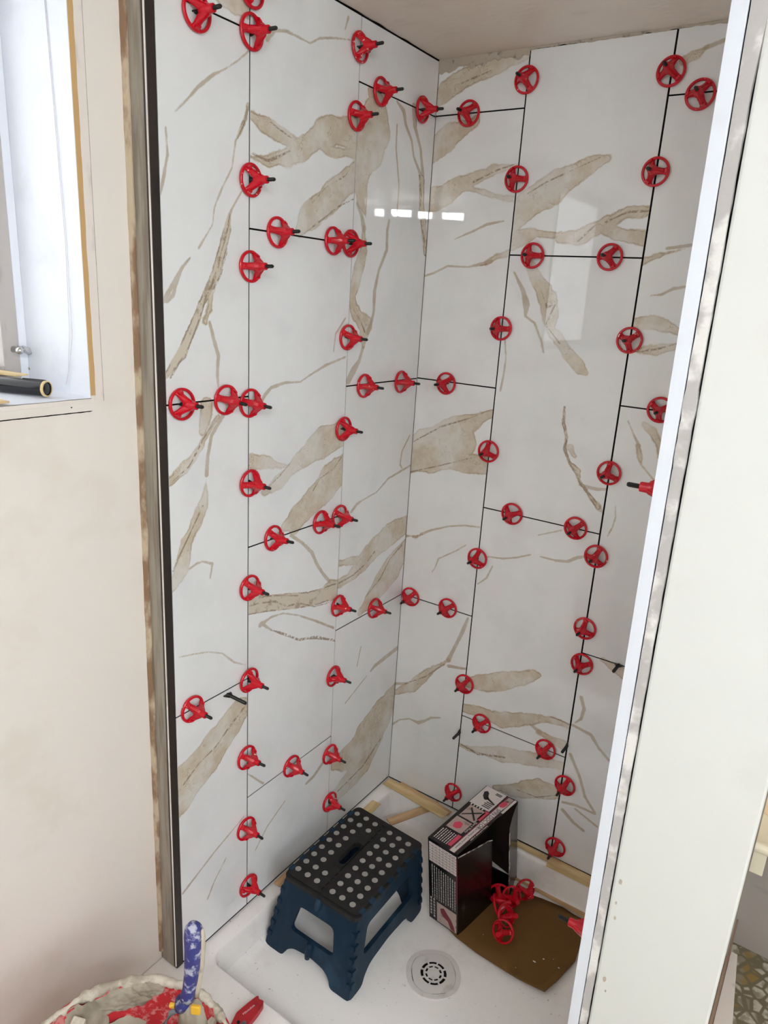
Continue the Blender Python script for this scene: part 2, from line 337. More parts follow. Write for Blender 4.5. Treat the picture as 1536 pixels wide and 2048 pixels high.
VEINS = [
  ('L', 0, 'b', [(-0.6928,1.9861,0.0061),(-0.6551,1.9845,0.0135),(-0.6288,1.9871,0.0157),(-0.6062,1.9912,0.0156)]),
  ('L', 0, 'l', [(-0.6173,1.9305,0.0012),(-0.6422,1.9102,0.0008),(-0.6686,1.892,0.0012),(-0.6986,1.8747,0.0022),(-0.7318,1.8487,0.0028),(-0.7521,1.8275,0.0014),(-0.776,1.8059,0.0005)]),
  ('L', 0, 'd', [(-0.6183,1.8503,0.003),(-0.6238,1.8296,0.0041),(-0.6377,1.8027,0.0038),(-0.646,1.7915,0.0015)]),
  ('L', 0, 'l', [(-0.6469,1.7904,0.0017),(-0.6515,1.7699,0.0014),(-0.6562,1.7448,0.001),(-0.679,1.7107,0.0013),(-0.6971,1.6776,0.0013),(-0.702,1.6493,0.001),(-0.733,1.6092,0.0018)]),
  ('L', 0, 'l', [(-0.633,1.711,0.0016),(-0.6518,1.6864,0.0012),(-0.6635,1.6692,0.0024)]),
  ('L', 0, 'd', [(-0.6621,1.6694,0.0035),(-0.6683,1.6434,0.0086),(-0.68,1.6104,0.0094),(-0.6941,1.574,0.01),(-0.7125,1.544,0.008),(-0.7298,1.5175,0.0069),(-0.7435,1.4881,0.0094),(-0.7713,1.4427,0.0098),(-0.8016,1.4079,0.0068),(-0.8185,1.3926,0.0036)]),
  ('L', 0, 'l', [(-0.7957,1.78,0.001),(-0.7934,1.7421,0.0023),(-0.8022,1.71,0.0028),(-0.8066,1.6925,0.0025),(-0.8108,1.6806,0.0014)]),
  ('L', 0, 'l', [(-0.7524,1.5923,0.0011),(-0.7694,1.5758,0.0025),(-0.7864,1.5534,0.0029),(-0.8074,1.5234,0.0046),(-0.8135,1.5187,0.0025)]),
  ('L', 0, 'l', [(-0.7694,1.5758,0.0015),(-0.7838,1.5473,0.0026),(-0.7891,1.5317,0.0033),(-0.8036,1.5204,0.0024)]),
  ('L', 0, 'b', [(-0.7035,1.5476,0.0035),(-0.7108,1.5114,0.0097),(-0.7202,1.4882,0.0085)]),
  ('L', 0, 'l', [(-0.7112,1.4882,0.0031),(-0.7003,1.4545,0.0036),(-0.6913,1.4303,0.0042),(-0.6941,1.3955,0.0028),(-0.692,1.3743,0.0016)]),
  ('L', 0, 'b', [(-0.7206,1.3446,0.0161),(-0.7233,1.3201,0.0139),(-0.7317,1.296,0.0092)]),
  ('L', 0, 'b', [(-0.6926,1.3205,0.0055),(-0.7216,1.2875,0.006),(-0.7547,1.2487,0.0088),(-0.7821,1.2279,0.0092),(-0.8129,1.2119,0.0081)]),
  ('L', 0, 'l', [(-0.682,1.3194,0.0047),(-0.7098,1.2861,0.0038),(-0.72,1.2471,0.0033),(-0.7229,1.2141,0.0048)]),
  ('L', 0, 'b', [(-0.7228,1.2216,0.0057),(-0.7256,1.1959,0.0087),(-0.7286,1.1662,0.0122),(-0.7458,1.1356,0.0123),(-0.7725,1.0923,0.0122),(-0.785,1.0571,0.0202),(-0.7973,1.0297,0.0195),(-0.8137,1.0115,0.0111)]),
  ('L', 0, 'l', [(-0.767,1.0402,0.0023),(-0.7502,1.0453,0.0018),(-0.7358,1.0451,0.0014),(-0.7112,1.0337,0.0026),(-0.7177,1.0054,0.0013)]),
  ('L', 0, 'l', [(-0.7978,0.8667,0.001),(-0.7644,0.8592,0.0013),(-0.7244,0.848,0.0014),(-0.6878,0.83,0.0014),(-0.6551,0.796,0.0014),(-0.6207,0.7744,0.0011)]),
  ('L', 0, 'b', [(-0.6085,0.68,0.0099),(-0.6381,0.6701,0.03),(-0.6728,0.6488,0.0401),(-0.7064,0.6282,0.0433),(-0.734,0.6004,0.0492),(-0.7817,0.576,0.0533),(-0.8174,0.5602,0.0555),(-0.8325,0.551,0.0526)]),
  ('L', 0, 'l', [(-0.6258,0.3849,0.0016),(-0.7158,0.3507,0.0019),(-0.8049,0.3078,0.003)]),
  ('L', 0, 'l', [(-0.6811,0.3093,0.0015),(-0.717,0.2708,0.0016),(-0.7377,0.238,0.0023)]),
  ('L', 1, 'l', [(-0.5728,1.9607,0.0039),(-0.5536,1.9794,0.0022),(-0.5236,1.9865,0.0027),(-0.4922,1.9864,0.0015),(-0.4596,1.9856,0.001),(-0.4321,2.0017,0.0014),(-0.3859,2.0147,0.0015),(-0.337,2.0251,0.0007)]),
  ('L', 1, 'l', [(-0.349,2.0596,0.0032),(-0.3568,2.0377,0.0013)]),
  ('L', 1, 'b', [(-0.6121,1.8351,0.0089),(-0.5905,1.8304,0.0144),(-0.5657,1.8246,0.0184),(-0.54,1.8186,0.0128),(-0.497,1.8121,0.011)]),
  ('L', 1, 'b', [(-0.6141,1.7703,0.008),(-0.5698,1.77,0.0111),(-0.518,1.7869,0.0148),(-0.4635,1.8133,0.0196),(-0.418,1.8421,0.0269),(-0.3761,1.859,0.0275),(-0.3051,1.8676,0.0308)]),
  ('L', 1, 'b', [(-0.4168,1.8183,0.0089),(-0.3673,1.8201,0.0089),(-0.3019,1.828,0.0073)]),
  ('L', 1, 'k', [(-0.6094,1.7758,0.0015),(-0.5698,1.7709,0.002),(-0.5391,1.7833,0.0014),(-0.5075,1.7986,0.001)]),
  ('L', 1, 'b', [(-0.2987,1.7876,0.0272),(-0.3627,1.7485,0.0307),(-0.4174,1.7122,0.0286),(-0.4581,1.6823,0.0235),(-0.4777,1.6606,0.0115)]),
  ('L', 1, 'l', [(-0.3129,1.4145,0.0018),(-0.3815,1.3994,0.0027),(-0.433,1.3813,0.0023),(-0.4639,1.3689,0.0015),(-0.5122,1.37,0.0023),(-0.5522,1.3629,0.0034),(-0.5688,1.3506,0.004),(-0.5796,1.3361,0.0026)]),
  ('L', 1, 'l', [(-0.3188,1.498,0.0018),(-0.3514,1.465,0.0016),(-0.356,1.4277,0.0017)]),
  ('L', 1, 'b', [(-0.3081,1.2406,0.0314),(-0.3861,1.2325,0.0347),(-0.4386,1.2091,0.024),(-0.4888,1.1868,0.0186),(-0.5309,1.1643,0.0146),(-0.5659,1.1498,0.0065)]),
  ('L', 1, 'b', [(-0.6113,1.2209,0.0099),(-0.5611,1.213,0.014),(-0.5013,1.1931,0.0103)]),
  ('L', 1, 'b', [(-0.2967,1.1834,0.0146),(-0.3243,1.1503,0.0403),(-0.3732,1.1218,0.0403),(-0.4204,1.0944,0.0335),(-0.4658,1.0679,0.028),(-0.504,1.0633,0.0099)]),
  ('L', 1, 'l', [(-0.4842,1.036,0.0034),(-0.4438,1.0073,0.0036),(-0.4081,0.9742,0.0046),(-0.3927,0.9457,0.0044),(-0.3694,0.9143,0.0037),(-0.3377,0.8794,0.0047)]),
  ('L', 1, 'd', [(-0.6154,0.9124,0.0219),(-0.5561,0.8967,0.019),(-0.4926,0.88,0.0197),(-0.4243,0.8619,0.0184),(-0.3662,0.8528,0.0201),(-0.3049,0.8484,0.0201)]),
  ('L', 1, 'b', [(-0.3521,0.8686,0.0074),(-0.3375,0.8768,0.01),(-0.3063,0.8697,0.0062)]),
  ('L', 1, 'l', [(-0.5768,0.853,0.0057),(-0.5431,0.8595,0.0024),(-0.5049,0.8554,0.0016),(-0.4508,0.8314,0.0018),(-0.3853,0.7927,0.0023),(-0.3143,0.7481,0.003)]),
  ('L', 1, 'l', [(-0.5738,0.8565,0.0038),(-0.5426,0.8284,0.0019)]),
  ('L', 1, 'k', [(-0.5426,0.8284,0.0013),(-0.5036,0.804,0.0028),(-0.4485,0.7678,0.0027),(-0.3906,0.7505,0.0031),(-0.304,0.7099,0.0029)]),
  ('L', 1, 'l', [(-0.6137,0.4944,0.0016),(-0.5621,0.4368,0.0022)]),
  ('L', 1, 'l', [(-0.3405,0.363,0.005),(-0.3717,0.3451,0.0057),(-0.4027,0.3399,0.0034)]),
  ('L', 1, 'l', [(-0.4846,0.338,0.0018),(-0.5468,0.304,0.0018),(-0.5866,0.2631,0.0018)]),
  ('L', 2, 'b', [(-0.268,1.9548,0.0081),(-0.2368,1.9255,0.0356),(-0.2446,1.8943,0.0543),(-0.2553,1.8549,0.049),(-0.2793,1.8057,0.0283),(-0.2834,1.771,0.0263),(-0.2735,1.7377,0.0208),(-0.2603,1.7099,0.007)]),
  ('L', 2, 'l', [(-0.2945,1.735,0.0031),(-0.2748,1.7103,0.0047),(-0.2657,1.6876,0.0077)]),
  ('L', 2, 'b', [(-0.266,1.6915,0.0093),(-0.2652,1.6395,0.0157),(-0.277,1.6063,0.0203),(-0.2888,1.573,0.0154),(-0.3012,1.5479,0.0106),(-0.2918,1.5192,0.0115),(-0.2682,1.4985,0.0122),(-0.2407,1.4857,0.0214),(-0.2426,1.464,0.0152),(-0.2465,1.4378,0.0053)]),
  ('L', 2, 'l', [(-0.2477,1.4334,0.0044),(-0.2604,1.403,0.005),(-0.2812,1.3819,0.0099),(-0.2982,1.3608,0.0087)]),
  ('L', 2, 'l', [(-0.1653,1.9562,0.0022),(-0.1362,1.9435,0.0056),(-0.1251,1.9185,0.0045),(-0.097,1.8921,0.0035),(-0.0845,1.8619,0.0036),(-0.0548,1.8336,0.0046),(-0.0415,1.8145,0.0121)]),
  ('L', 2, 'd', [(-0.0421,1.8186,0.0114),(-0.0361,1.7636,0.0106),(-0.021,1.7214,0.0124),(-0.0028,1.66,0.0091)]),
  ('L', 2, 'l', [(-0.0978,1.9616,0.0074),(-0.0889,1.9258,0.0064),(-0.0573,1.8831,0.0042),(-0.038,1.8278,0.0062)]),
  ('L', 2, 'l', [(-0.1601,1.9114,0.0023),(-0.1586,1.8649,0.0028),(-0.1381,1.792,0.002),(-0.1399,1.7381,0.002)]),
  ('L', 2, 'l', [(-0.1695,1.714,0.0034),(-0.1751,1.6927,0.0047),(-0.1731,1.651,0.0048),(-0.2013,1.6025,0.0036),(-0.2127,1.5594,0.0062),(-0.2121,1.512,0.0043),(-0.2214,1.4858,0.0052),(-0.2315,1.4683,0.0064)]),
  ('L', 2, 'l', [(-0.0159,1.1995,0.0023),(-0.0495,1.162,0.0024),(-0.0546,1.1259,0.0022),(-0.0331,1.1064,0.0014)]),
  ('L', 2, 'l', [(-0.005,1.1152,0.0027),(-0.107,1.0978,0.0027),(-0.1575,1.0708,0.002),(-0.2161,1.0619,0.0016),(-0.2402,1.0568,0.0041),(-0.2631,1.0417,0.0037)]),
  ('L', 2, 'b', [(-0.0033,0.9453,0.0301),(-0.0898,0.9381,0.0349),(-0.1514,0.9155,0.0326),(-0.2016,0.8915,0.0289),(-0.258,0.8653,0.016),(-0.3059,0.8644,0.0111),(-0.3486,0.8726,0.0077)]),
  ('L', 2, 'b', [(-0.3095,0.9195,0.0093),(-0.2449,0.909,0.0114),(-0.1933,0.8945,0.0094)]),
  ('L', 2, 'b', [(0.0049,0.8798,0.0294),(-0.0592,0.8338,0.0467),(-0.1131,0.8041,0.0409),(-0.1647,0.7696,0.027),(-0.1986,0.753,0.0156)]),
  ('L', 2, 'l', [(0.0015,0.5671,0.0069),(-0.0691,0.5613,0.0066),(-0.1172,0.5569,0.006),(-0.1355,0.5494,0.0034)]),
  ('L', 2, 'l', [(-0.1897,0.6466,0.002),(-0.2031,0.5936,0.002)]),
  ('L', 2, 'l', [(-0.1535,0.542,0.002),(-0.2486,0.5016,0.0019)]),
  ('L', 2, 'b', [(0.0067,0.4318,0.0252),(-0.0314,0.3968,0.0489),(-0.0694,0.3694,0.0693),(-0.1259,0.3397,0.0768),(-0.1718,0.3191,0.0608),(-0.2272,0.3244,0.0423),(-0.2802,0.3294,0.0228)]),
  ('L', 2, 'b', [(-0.0836,0.3093,0.0373),(-0.1472,0.2515,0.0467),(-0.2294,0.228,0.0351),(-0.2907,0.2209,0.0191),(-0.3106,0.1953,0.0147)]),
  ('B', 0, 'b', [(0.2311,2.0662,0.0114),(0.1624,2.0563,0.0189),(0.1073,2.0464,0.0222),(0.0622,2.0326,0.0237),(0.0221,2.013,0.0222),(-0.0072,1.9966,0.017)]),
  ('B', 0, 'k', [(0.136,2.0435,0.0012),(0.0971,2.0338,0.0018),(0.0571,2.0238,0.0013)]),
  ('B', 0, 'b', [(0.1069,1.9429,0.0158),(0.0612,1.9246,0.0246),(0.0323,1.9071,0.0284),(-0.0094,1.8822,0.026)]),
  ('B', 0, 'b', [(0.2259,1.8489,0.0049),(0.1817,1.8432,0.011),(0.1368,1.8295,0.014),(0.0906,1.8139,0.0161),(0.0433,1.7927,0.0235),(-0.0126,1.7734,0.0303)]),
  ('B', 0, 'b', [(0.1038,1.8037,0.0063),(0.153,1.7903,0.0111),(0.1947,1.7807,0.0095),(0.229,1.7781,0.0057)]),
  ('B', 0, 'l', [(0.2034,1.731,0.0013),(0.1604,1.7237,0.0032),(0.1318,1.7112,0.0019),(0.0784,1.6905,0.0011)]),
  ('B', 0, 'b', [(0.2317,1.6626,0.0103),(0.1922,1.6518,0.007),(0.1701,1.6371,0.0045)]),
  ('B', 0, 'l', [(0.1814,1.6425,0.0042),(0.1223,1.6281,0.002),(0.0654,1.6291,0.0019),(0.0281,1.612,0.0022),(-0.001,1.6029,0.002)]),
  ('B', 0, 'b', [(-0.0142,1.1353,0.0463),(0.0481,1.1647,0.0604),(0.1017,1.1859,0.0594),(0.1403,1.2042,0.0468)]),
  ('B', 0, 'b', [(0.2276,1.2897,0.0113),(0.18,1.263,0.0229),(0.1302,1.2382,0.0291),(0.0854,1.2134,0.0327)]),
  ('B', 0, 'b', [(0.1051,1.15,0.0215),(0.1724,1.1499,0.027),(0.23,1.1573,0.0263)]),
  ('B', 0, 'k', [(-0.0037,1.096,0.0016),(0.093,1.1325,0.0015),(0.1959,1.1749,0.001)]),
  ('B', 0, 'k', [(0.0038,1.1822,0.0013),(0.0834,1.2341,0.0017),(0.1602,1.266,0.0013),(0.2205,1.2972,0.001)]),
  ('B', 0, 'b', [(-0.0141,0.9124,0.0062),(0.0305,0.9203,0.0072),(0.0548,0.9319,0.0043)]),
  ('B', 0, 'l', [(0.0486,0.9304,0.0033),(0.0782,0.9487,0.0024),(0.1308,0.9722,0.0019),(0.1767,0.9856,0.0019),(0.222,0.9908,0.0014)]),
  ('B', 0, 'l', [(0.1878,0.9338,0.001),(0.1608,0.9104,0.0014),(0.1097,0.8747,0.0018),(0.1002,0.8436,0.0014),(0.0921,0.8299,0.0011)]),
  ('B', 0, 'l', [(0.215,0.7301,0.0028),(0.202,0.682,0.0056),(0.1925,0.6551,0.0043),(0.1781,0.6141,0.005),(0.1683,0.5863,0.0067)]),
  ('B', 0, 'b', [(0.1683,0.5863,0.0069),(0.1275,0.5469,0.0086),(0.0923,0.5024,0.011),(0.0557,0.4596,0.0151),(0.0235,0.4341,0.0115),(-0.0095,0.4079,0.0059)]),
  ('B', 0, 'l', [(-0.0122,0.4434,0.0043),(0.0351,0.4614,0.0037)]),
  ('B', 0, 'l', [(-0.002,0.3064,0.0026),(0.0243,0.3345,0.0015),(0.0577,0.3518,0.0016),(0.0886,0.3514,0.0051),(0.1108,0.3674,0.0034),(0.1292,0.3849,0.0035),(0.1608,0.3981,0.0016)]),
  ('B', 0, 'l', [(0.1701,0.5686,0.0043),(0.2247,0.5794,0.003)]),
  ('B', 1, 'b', [(0.4247,1.8511,0.0121),(0.3991,1.8426,0.0193),(0.357,1.8219,0.0251),(0.3138,1.7959,0.0334),(0.2739,1.7735,0.0315),(0.2381,1.7502,0.0308),(0.2246,1.7212,0.0203)]),
  ('B', 1, 'k', [(0.412,1.8551,0.0009),(0.3554,1.8332,0.0011),(0.296,1.8102,0.0015),(0.2556,1.788,0.0011)]),
  ('B', 1, 'b', [(0.5325,1.7494,0.0056),(0.4861,1.7477,0.0077),(0.4594,1.7345,0.0107),(0.4227,1.7165,0.0172),(0.3848,1.6978,0.017),(0.3434,1.6952,0.0118)]),
  ('B', 1, 'b', [(0.3424,1.7023,0.0094),(0.2882,1.7044,0.0121),(0.223,1.6868,0.023)]),
  ('B', 1, 'b', [(0.433,1.7142,0.0089),(0.4743,1.7007,0.0132),(0.5365,1.6967,0.011)]),
  ('B', 1, 'k', [(0.5325,1.7494,0.0016),(0.4861,1.7477,0.002),(0.4408,1.7278,0.0018)]),
  ('B', 1, 'l', [(0.2424,1.6214,0.0016),(0.2705,1.5797,0.0049),(0.2827,1.5498,0.0084),(0.2831,1.5243,0.0022),(0.3076,1.5105,0.0021),(0.3296,1.4711,0.0025),(0.3385,1.446,0.0014)]),
  ('B', 1, 'b', [(0.2805,1.635,0.0095),(0.3077,1.5963,0.013),(0.3342,1.5627,0.0238),(0.3443,1.5282,0.0191),(0.3483,1.4981,0.0122),(0.3735,1.4747,0.0104),(0.4051,1.4419,0.0113),(0.4298,1.4189,0.0127),(0.4444,1.4102,0.0065)]),
  ('B', 1, 'k', [(0.3152,1.5817,0.0012),(0.3335,1.5476,0.0025),(0.3518,1.5537,0.0019),(0.336,1.5074,0.0015),(0.3741,1.4697,0.0015)]),
  ('B', 1, 'l', [(0.2366,1.474,0.0011),(0.2458,1.4214,0.0017),(0.2426,1.3723,0.0024),(0.2398,1.3444,0.0015)]),
  ('B', 1, 'd', [(0.4057,1.3276,0.0027),(0.4086,1.2907,0.0039),(0.4206,1.2602,0.0033),(0.4188,1.2327,0.0038),(0.4342,1.2025,0.0033),(0.4567,1.1846,0.0083),(0.4635,1.1639,0.0038),(0.4861,1.1407,0.0038),(0.518,1.1087,0.0056)]),
  ('B', 1, 'b', [(0.4314,1.2348,0.0083),(0.4448,1.2181,0.0067)]),
  ('B', 1, 'l', [(0.4678,1.1537,0.0033),(0.5064,1.1504,0.0033),(0.5426,1.1576,0.0021)]),
  ('B', 1, 'b', [(0.4955,1.1269,0.0038),(0.5192,1.1082,0.0052),(0.535,1.0951,0.0024)]),
  ('B', 1, 'l', [(0.2527,0.9176,0.0011),(0.2966,0.9237,0.0019),(0.3332,0.9359,0.002),(0.3682,0.9529,0.0015)]),
  ('B', 1, 'l', [(0.3941,0.9544,0.0013),(0.4348,0.9547,0.0025),(0.464,0.9599,0.0034),(0.4863,0.9759,0.0038),(0.5046,0.9831,0.0024)]),
  ('B', 1, 'l', [(0.382,1.0079,0.001),(0.439,1.0341,0.0013)]),
  ('B', 1, 'l', [(0.2694,0.8948,0.0016),(0.2565,0.8584,0.002),(0.2332,0.8352,0.0013)]),
  ('B', 1, 'b', [(0.2228,0.5391,0.0145),(0.2868,0.5604,0.0281),(0.3419,0.5872,0.027),(0.3896,0.611,0.0183),(0.4199,0.631,0.0129),(0.4354,0.6368,0.0069)]),
  ('B', 1, 'b', [(0.2251,0.4563,0.0136),(0.285,0.4683,0.0169),(0.3446,0.4654,0.0222),(0.3989,0.4912,0.0153),(0.4511,0.516,0.011),(0.4926,0.5275,0.0098),(0.5398,0.5272,0.0046)]),
  ('B', 1, 'l', [(0.4272,0.4882,0.0032),(0.4562,0.4768,0.0057)]),
  ('B', 1, 'b', [(0.4562,0.4768,0.0064),(0.49,0.4678,0.0105),(0.538,0.4656,0.015)]),
  ('B', 1, 'b', [(0.2277,0.3381,0.0081),(0.2624,0.3375,0.0084),(0.3041,0.3499,0.0153),(0.3565,0.3641,0.0228),(0.4125,0.3804,0.0235),(0.4719,0.3985,0.0222),(0.5093,0.4038,0.0165),(0.5431,0.4106,0.0116)]),
  ('B', 1, 'k', [(0.2338,0.3408,0.002),(0.2873,0.3359,0.0023),(0.3687,0.3603,0.0013)]),
  ('B', 1, 'b', [(0.3514,0.2532,0.008),(0.3975,0.2663,0.0206),(0.4354,0.2882,0.0292),(0.478,0.3093,0.0303),(0.5103,0.316,0.026),(0.5428,0.3168,0.0094)]),
  ('B', 2, 'b', [(0.5491,2.0171,0.0066),(0.5765,2.0275,0.0074),(0.5911,2.0373,0.0041)]),
  ('B', 2, 'l', [(0.5873,2.0358,0.0038),(0.6255,2.0463,0.0029)]),
  ('B', 2, 'l', [(0.5764,1.6773,0.0027),(0.6114,1.6822,0.0027),(0.6368,1.6868,0.0018)]),
  ('B', 2, 'b', [(0.5303,1.6487,0.0062),(0.5694,1.6652,0.006),(0.6123,1.677,0.0032)]),
  ('B', 2, 'l', [(0.5597,1.5836,0.0009),(0.5824,1.587,0.0021),(0.6032,1.5993,0.0028),(0.6335,1.606,0.0017)]),
  ('B', 2, 'b', [(0.5356,1.5262,0.0119),(0.5684,1.5308,0.0102),(0.5973,1.5259,0.0122),(0.6314,1.5145,0.0058)]),
  ('B', 2, 'b', [(0.5494,1.47,0.0096),(0.5919,1.4738,0.0105),(0.6361,1.4871,0.0094)]),
  ('B', 2, 'l', [(0.5539,1.3171,0.0012),(0.5741,1.2844,0.0015),(0.5871,1.2659,0.0034)]),
  ('B', 2, 'b', [(0.5847,1.2655,0.004),(0.5911,1.2408,0.0059),(0.5988,1.2241,0.002)]),
  ('B', 2, 'l', [(0.5988,1.2241,0.0016),(0.6278,1.1983,0.0018)]),
  ('B', 2, 'b', [(0.5887,1.3171,0.0039),(0.611,1.3003,0.0107),(0.6269,1.2776,0.012),(0.6381,1.2541,0.012)]),
  ('B', 2, 'l', [(0.5561,1.1209,0.0011),(0.5603,1.0936,0.0013),(0.5573,1.0692,0.0011),(0.5494,1.0458,0.0009)]),
  ('B', 2, 'b', [(0.5844,0.7352,0.0043),(0.6049,0.7267,0.0093),(0.6296,0.7199,0.0145),(0.6488,0.7165,0.0187)]),
  ('B', 2, 'l', [(0.5473,0.618,0.0043),(0.559,0.5891,0.004),(0.5557,0.5596,0.0037),(0.5427,0.5428,0.0016)]),
  ('B', 2, 'l', [(0.5363,0.5332,0.0029),(0.5859,0.5259,0.0041),(0.6102,0.4968,0.0029),(0.6436,0.4721,0.003),(0.6697,0.4614,0.0024)]),
  ('B', 2, 'l', [(0.543,0.449,0.0041),(0.5736,0.3983,0.0034),(0.597,0.344,0.0035),(0.6275,0.3115,0.0031)]),
  ('B', 2, 'l', [(0.5422,0.3011,0.0036),(0.5758,0.3091,0.0031),(0.6279,0.3086,0.003)]),
  ('B', 2, 'l', [(0.5454,0.278,0.0047),(0.5782,0.2549,0.004),(0.606,0.245,0.0039)]),
  ('B', 2, 'l', [(0.5774,0.2977,0.0022),(0.6381,0.2746,0.0026)]),
  ('L', 0, 'k', [(-0.6192,1.8471,0.0009),(-0.6248,1.8264,0.0012),(-0.6331,1.8096,0.0011),(-0.6432,1.7926,0.0008)]),
  ('L', 0, 'k', [(-0.6612,1.6711,0.0009),(-0.6659,1.65,0.0016),(-0.6753,1.6236,0.0014),(-0.6837,1.6036,0.0013),(-0.6918,1.5773,0.0021),(-0.7034,1.5541,0.0018),(-0.7171,1.5341,0.0014),(-0.7241,1.5176,0.0015),(-0.732,1.4979,0.0013),(-0.7438,1.475,0.0015),(-0.7583,1.4489,0.0015),(-0.7674,1.4294,0.0013),(-0.7804,1.4201,0.0015),(-0.8,1.3964,0.0012)]),
  ('L', 0, 'k', [(-0.6685,1.608,0.0011),(-0.6827,1.5714,0.0012),(-0.7013,1.5444,0.0009)]),
  ('L', 0, 'k', [(-0.6926,1.3205,0.0013),(-0.7287,1.283,0.0015),(-0.7641,1.2357,0.0014),(-0.8043,1.2139,0.0012)]),
  ('L', 0, 'k', [(-0.7335,1.1558,0.0015),(-0.7603,1.116,0.0013),(-0.7914,1.0705,0.0014),(-0.808,1.0445,0.0012)]),
  ('L', 0, 'k', [(-0.6204,0.676,0.002),(-0.6728,0.644,0.0022),(-0.7066,0.6187,0.0019),(-0.7552,0.603,0.0016),(-0.797,0.5758,0.0016)]),
  ('L', 1, 'k', [(-0.6046,1.7767,0.0012),(-0.5824,1.772,0.0013),(-0.5647,1.7692,0.001),(-0.5391,1.7817,0.0011),(-0.5075,1.7986,0.0008)]),
  ('L', 1, 'k', [(-0.3109,1.8117,0.001),(-0.3388,1.7814,0.0009),(-0.4009,1.7504,0.0007),(-0.4418,1.7163,0.0007)]),
  ('L', 1, 'k', [(-0.3021,1.7436,0.0012),(-0.3609,1.7192,0.0014),(-0.3979,1.6963,0.0013),(-0.463,1.6585,0.0012)]),
  ('L', 1, 'k', [(-0.6098,1.841,0.0008),(-0.5709,1.8376,0.0009),(-0.5402,1.8281,0.001),(-0.4972,1.817,0.001)]),
  ('L', 1, 'k', [(-0.4892,1.1996,0.0012),(-0.5252,1.1759,0.0016),(-0.5602,1.1571,0.0013)]),
  ('L', 1, 'k', [(-0.3118,1.1857,0.0017),(-0.3397,1.1622,0.0011),(-0.3886,1.1476,0.0013),(-0.4212,1.1128,0.0012)]),
  ('L', 1, 'k', [(-0.6125,0.9091,0.0013),(-0.5803,0.9059,0.0017),(-0.5313,0.893,0.0019),(-0.4922,0.8678,0.0012),(-0.4519,0.8624,0.002),(-0.3946,0.8343,0.0015),(-0.3498,0.8267,0.0016),(-0.3075,0.8282,0.0015)]),
  ('L', 1, 'k', [(-0.5805,0.9186,0.0013),(-0.5253,0.906,0.0015),(-0.4526,0.8812,0.0009)]),
  ('L', 1, 'k', [(-0.3486,0.8726,0.0015),(-0.3139,0.8668,0.0017)]),
  ('L', 1, 'k', [(-0.5136,0.8127,0.0013),(-0.4486,0.7694,0.0015),(-0.3833,0.7513,0.0014),(-0.3123,0.7148,0.0014)]),
  ('L', 2, 'k', [(-0.0536,1.8253,0.0025),(-0.0408,1.7846,0.0032),(-0.0431,1.7497,0.0028),(-0.0236,1.7078,0.0028),(-0.0041,1.6691,0.0025)]),
  ('L', 2, 'k', [(-0.0895,1.9614,0.0018),(-0.0801,1.9236,0.0019)]),
  ('L', 2, 'k', [(-0.2918,1.5192,0.0012),(-0.26,1.49,0.0015),(-0.243,1.4684,0.0017)]),
  ('L', 2, 'k', [(-0.3059,0.8644,0.0018),(-0.2418,0.8684,0.0017),(-0.1923,0.8834,0.002),(-0.1506,0.9071,0.0018)]),
  ('L', 2, 'k', [(-0.0167,0.8913,0.0025),(-0.0725,0.8662,0.002),(-0.1149,0.8217,0.002),(-0.184,0.7873,0.0015)]),
  ('L', 2, 'k', [(-0.0615,0.2907,0.0031),(-0.1466,0.2445,0.0028),(-0.2652,0.2306,0.002)]),
  ('B', 0, 'k', [(0.2148,1.8494,0.0014),(0.1763,1.8401,0.0016),(0.1486,1.8291,0.0019),(0.1146,1.8157,0.0015)]),
  ('B', 0, 'k', [(0.1702,1.6361,0.0013),(0.1407,1.6286,0.0013)]),
  ('B', 0, 'k', [(0.1573,0.5701,0.0015),(0.0984,0.5078,0.0016),(0.0351,0.4614,0.0014)]),
  ('B', 1, 'k', [(0.4217,1.7233,0.0015),(0.3861,1.6885,0.0011)]),
  ('B', 1, 'k', [(0.4057,1.3276,0.0012),(0.4075,1.2905,0.0018),(0.421,1.2494,0.0016),(0.4188,1.2327,0.0014),(0.4366,1.1975,0.0014),(0.4555,1.1817,0.0024),(0.4678,1.1537,0.0016),(0.4983,1.1322,0.0016)]),
  ('B', 1, 'k', [(0.2433,0.3399,0.0017),(0.2876,0.3328,0.0021),(0.323,0.3438,0.0015),(0.3689,0.3585,0.0012)]),
  ('B', 1, 'k', [(0.4705,0.5328,0.0013),(0.5076,0.5338,0.0017),(0.537,0.5289,0.0017)]),
  ('B', 1, 'k', [(0.4137,0.2775,0.0014),(0.4705,0.2805,0.0013),(0.5217,0.3124,0.0012)]),
  ('B', 2, 'k', [(0.5594,1.4685,0.0013),(0.5915,1.4762,0.0015),(0.6308,1.4913,0.0012)]),
]
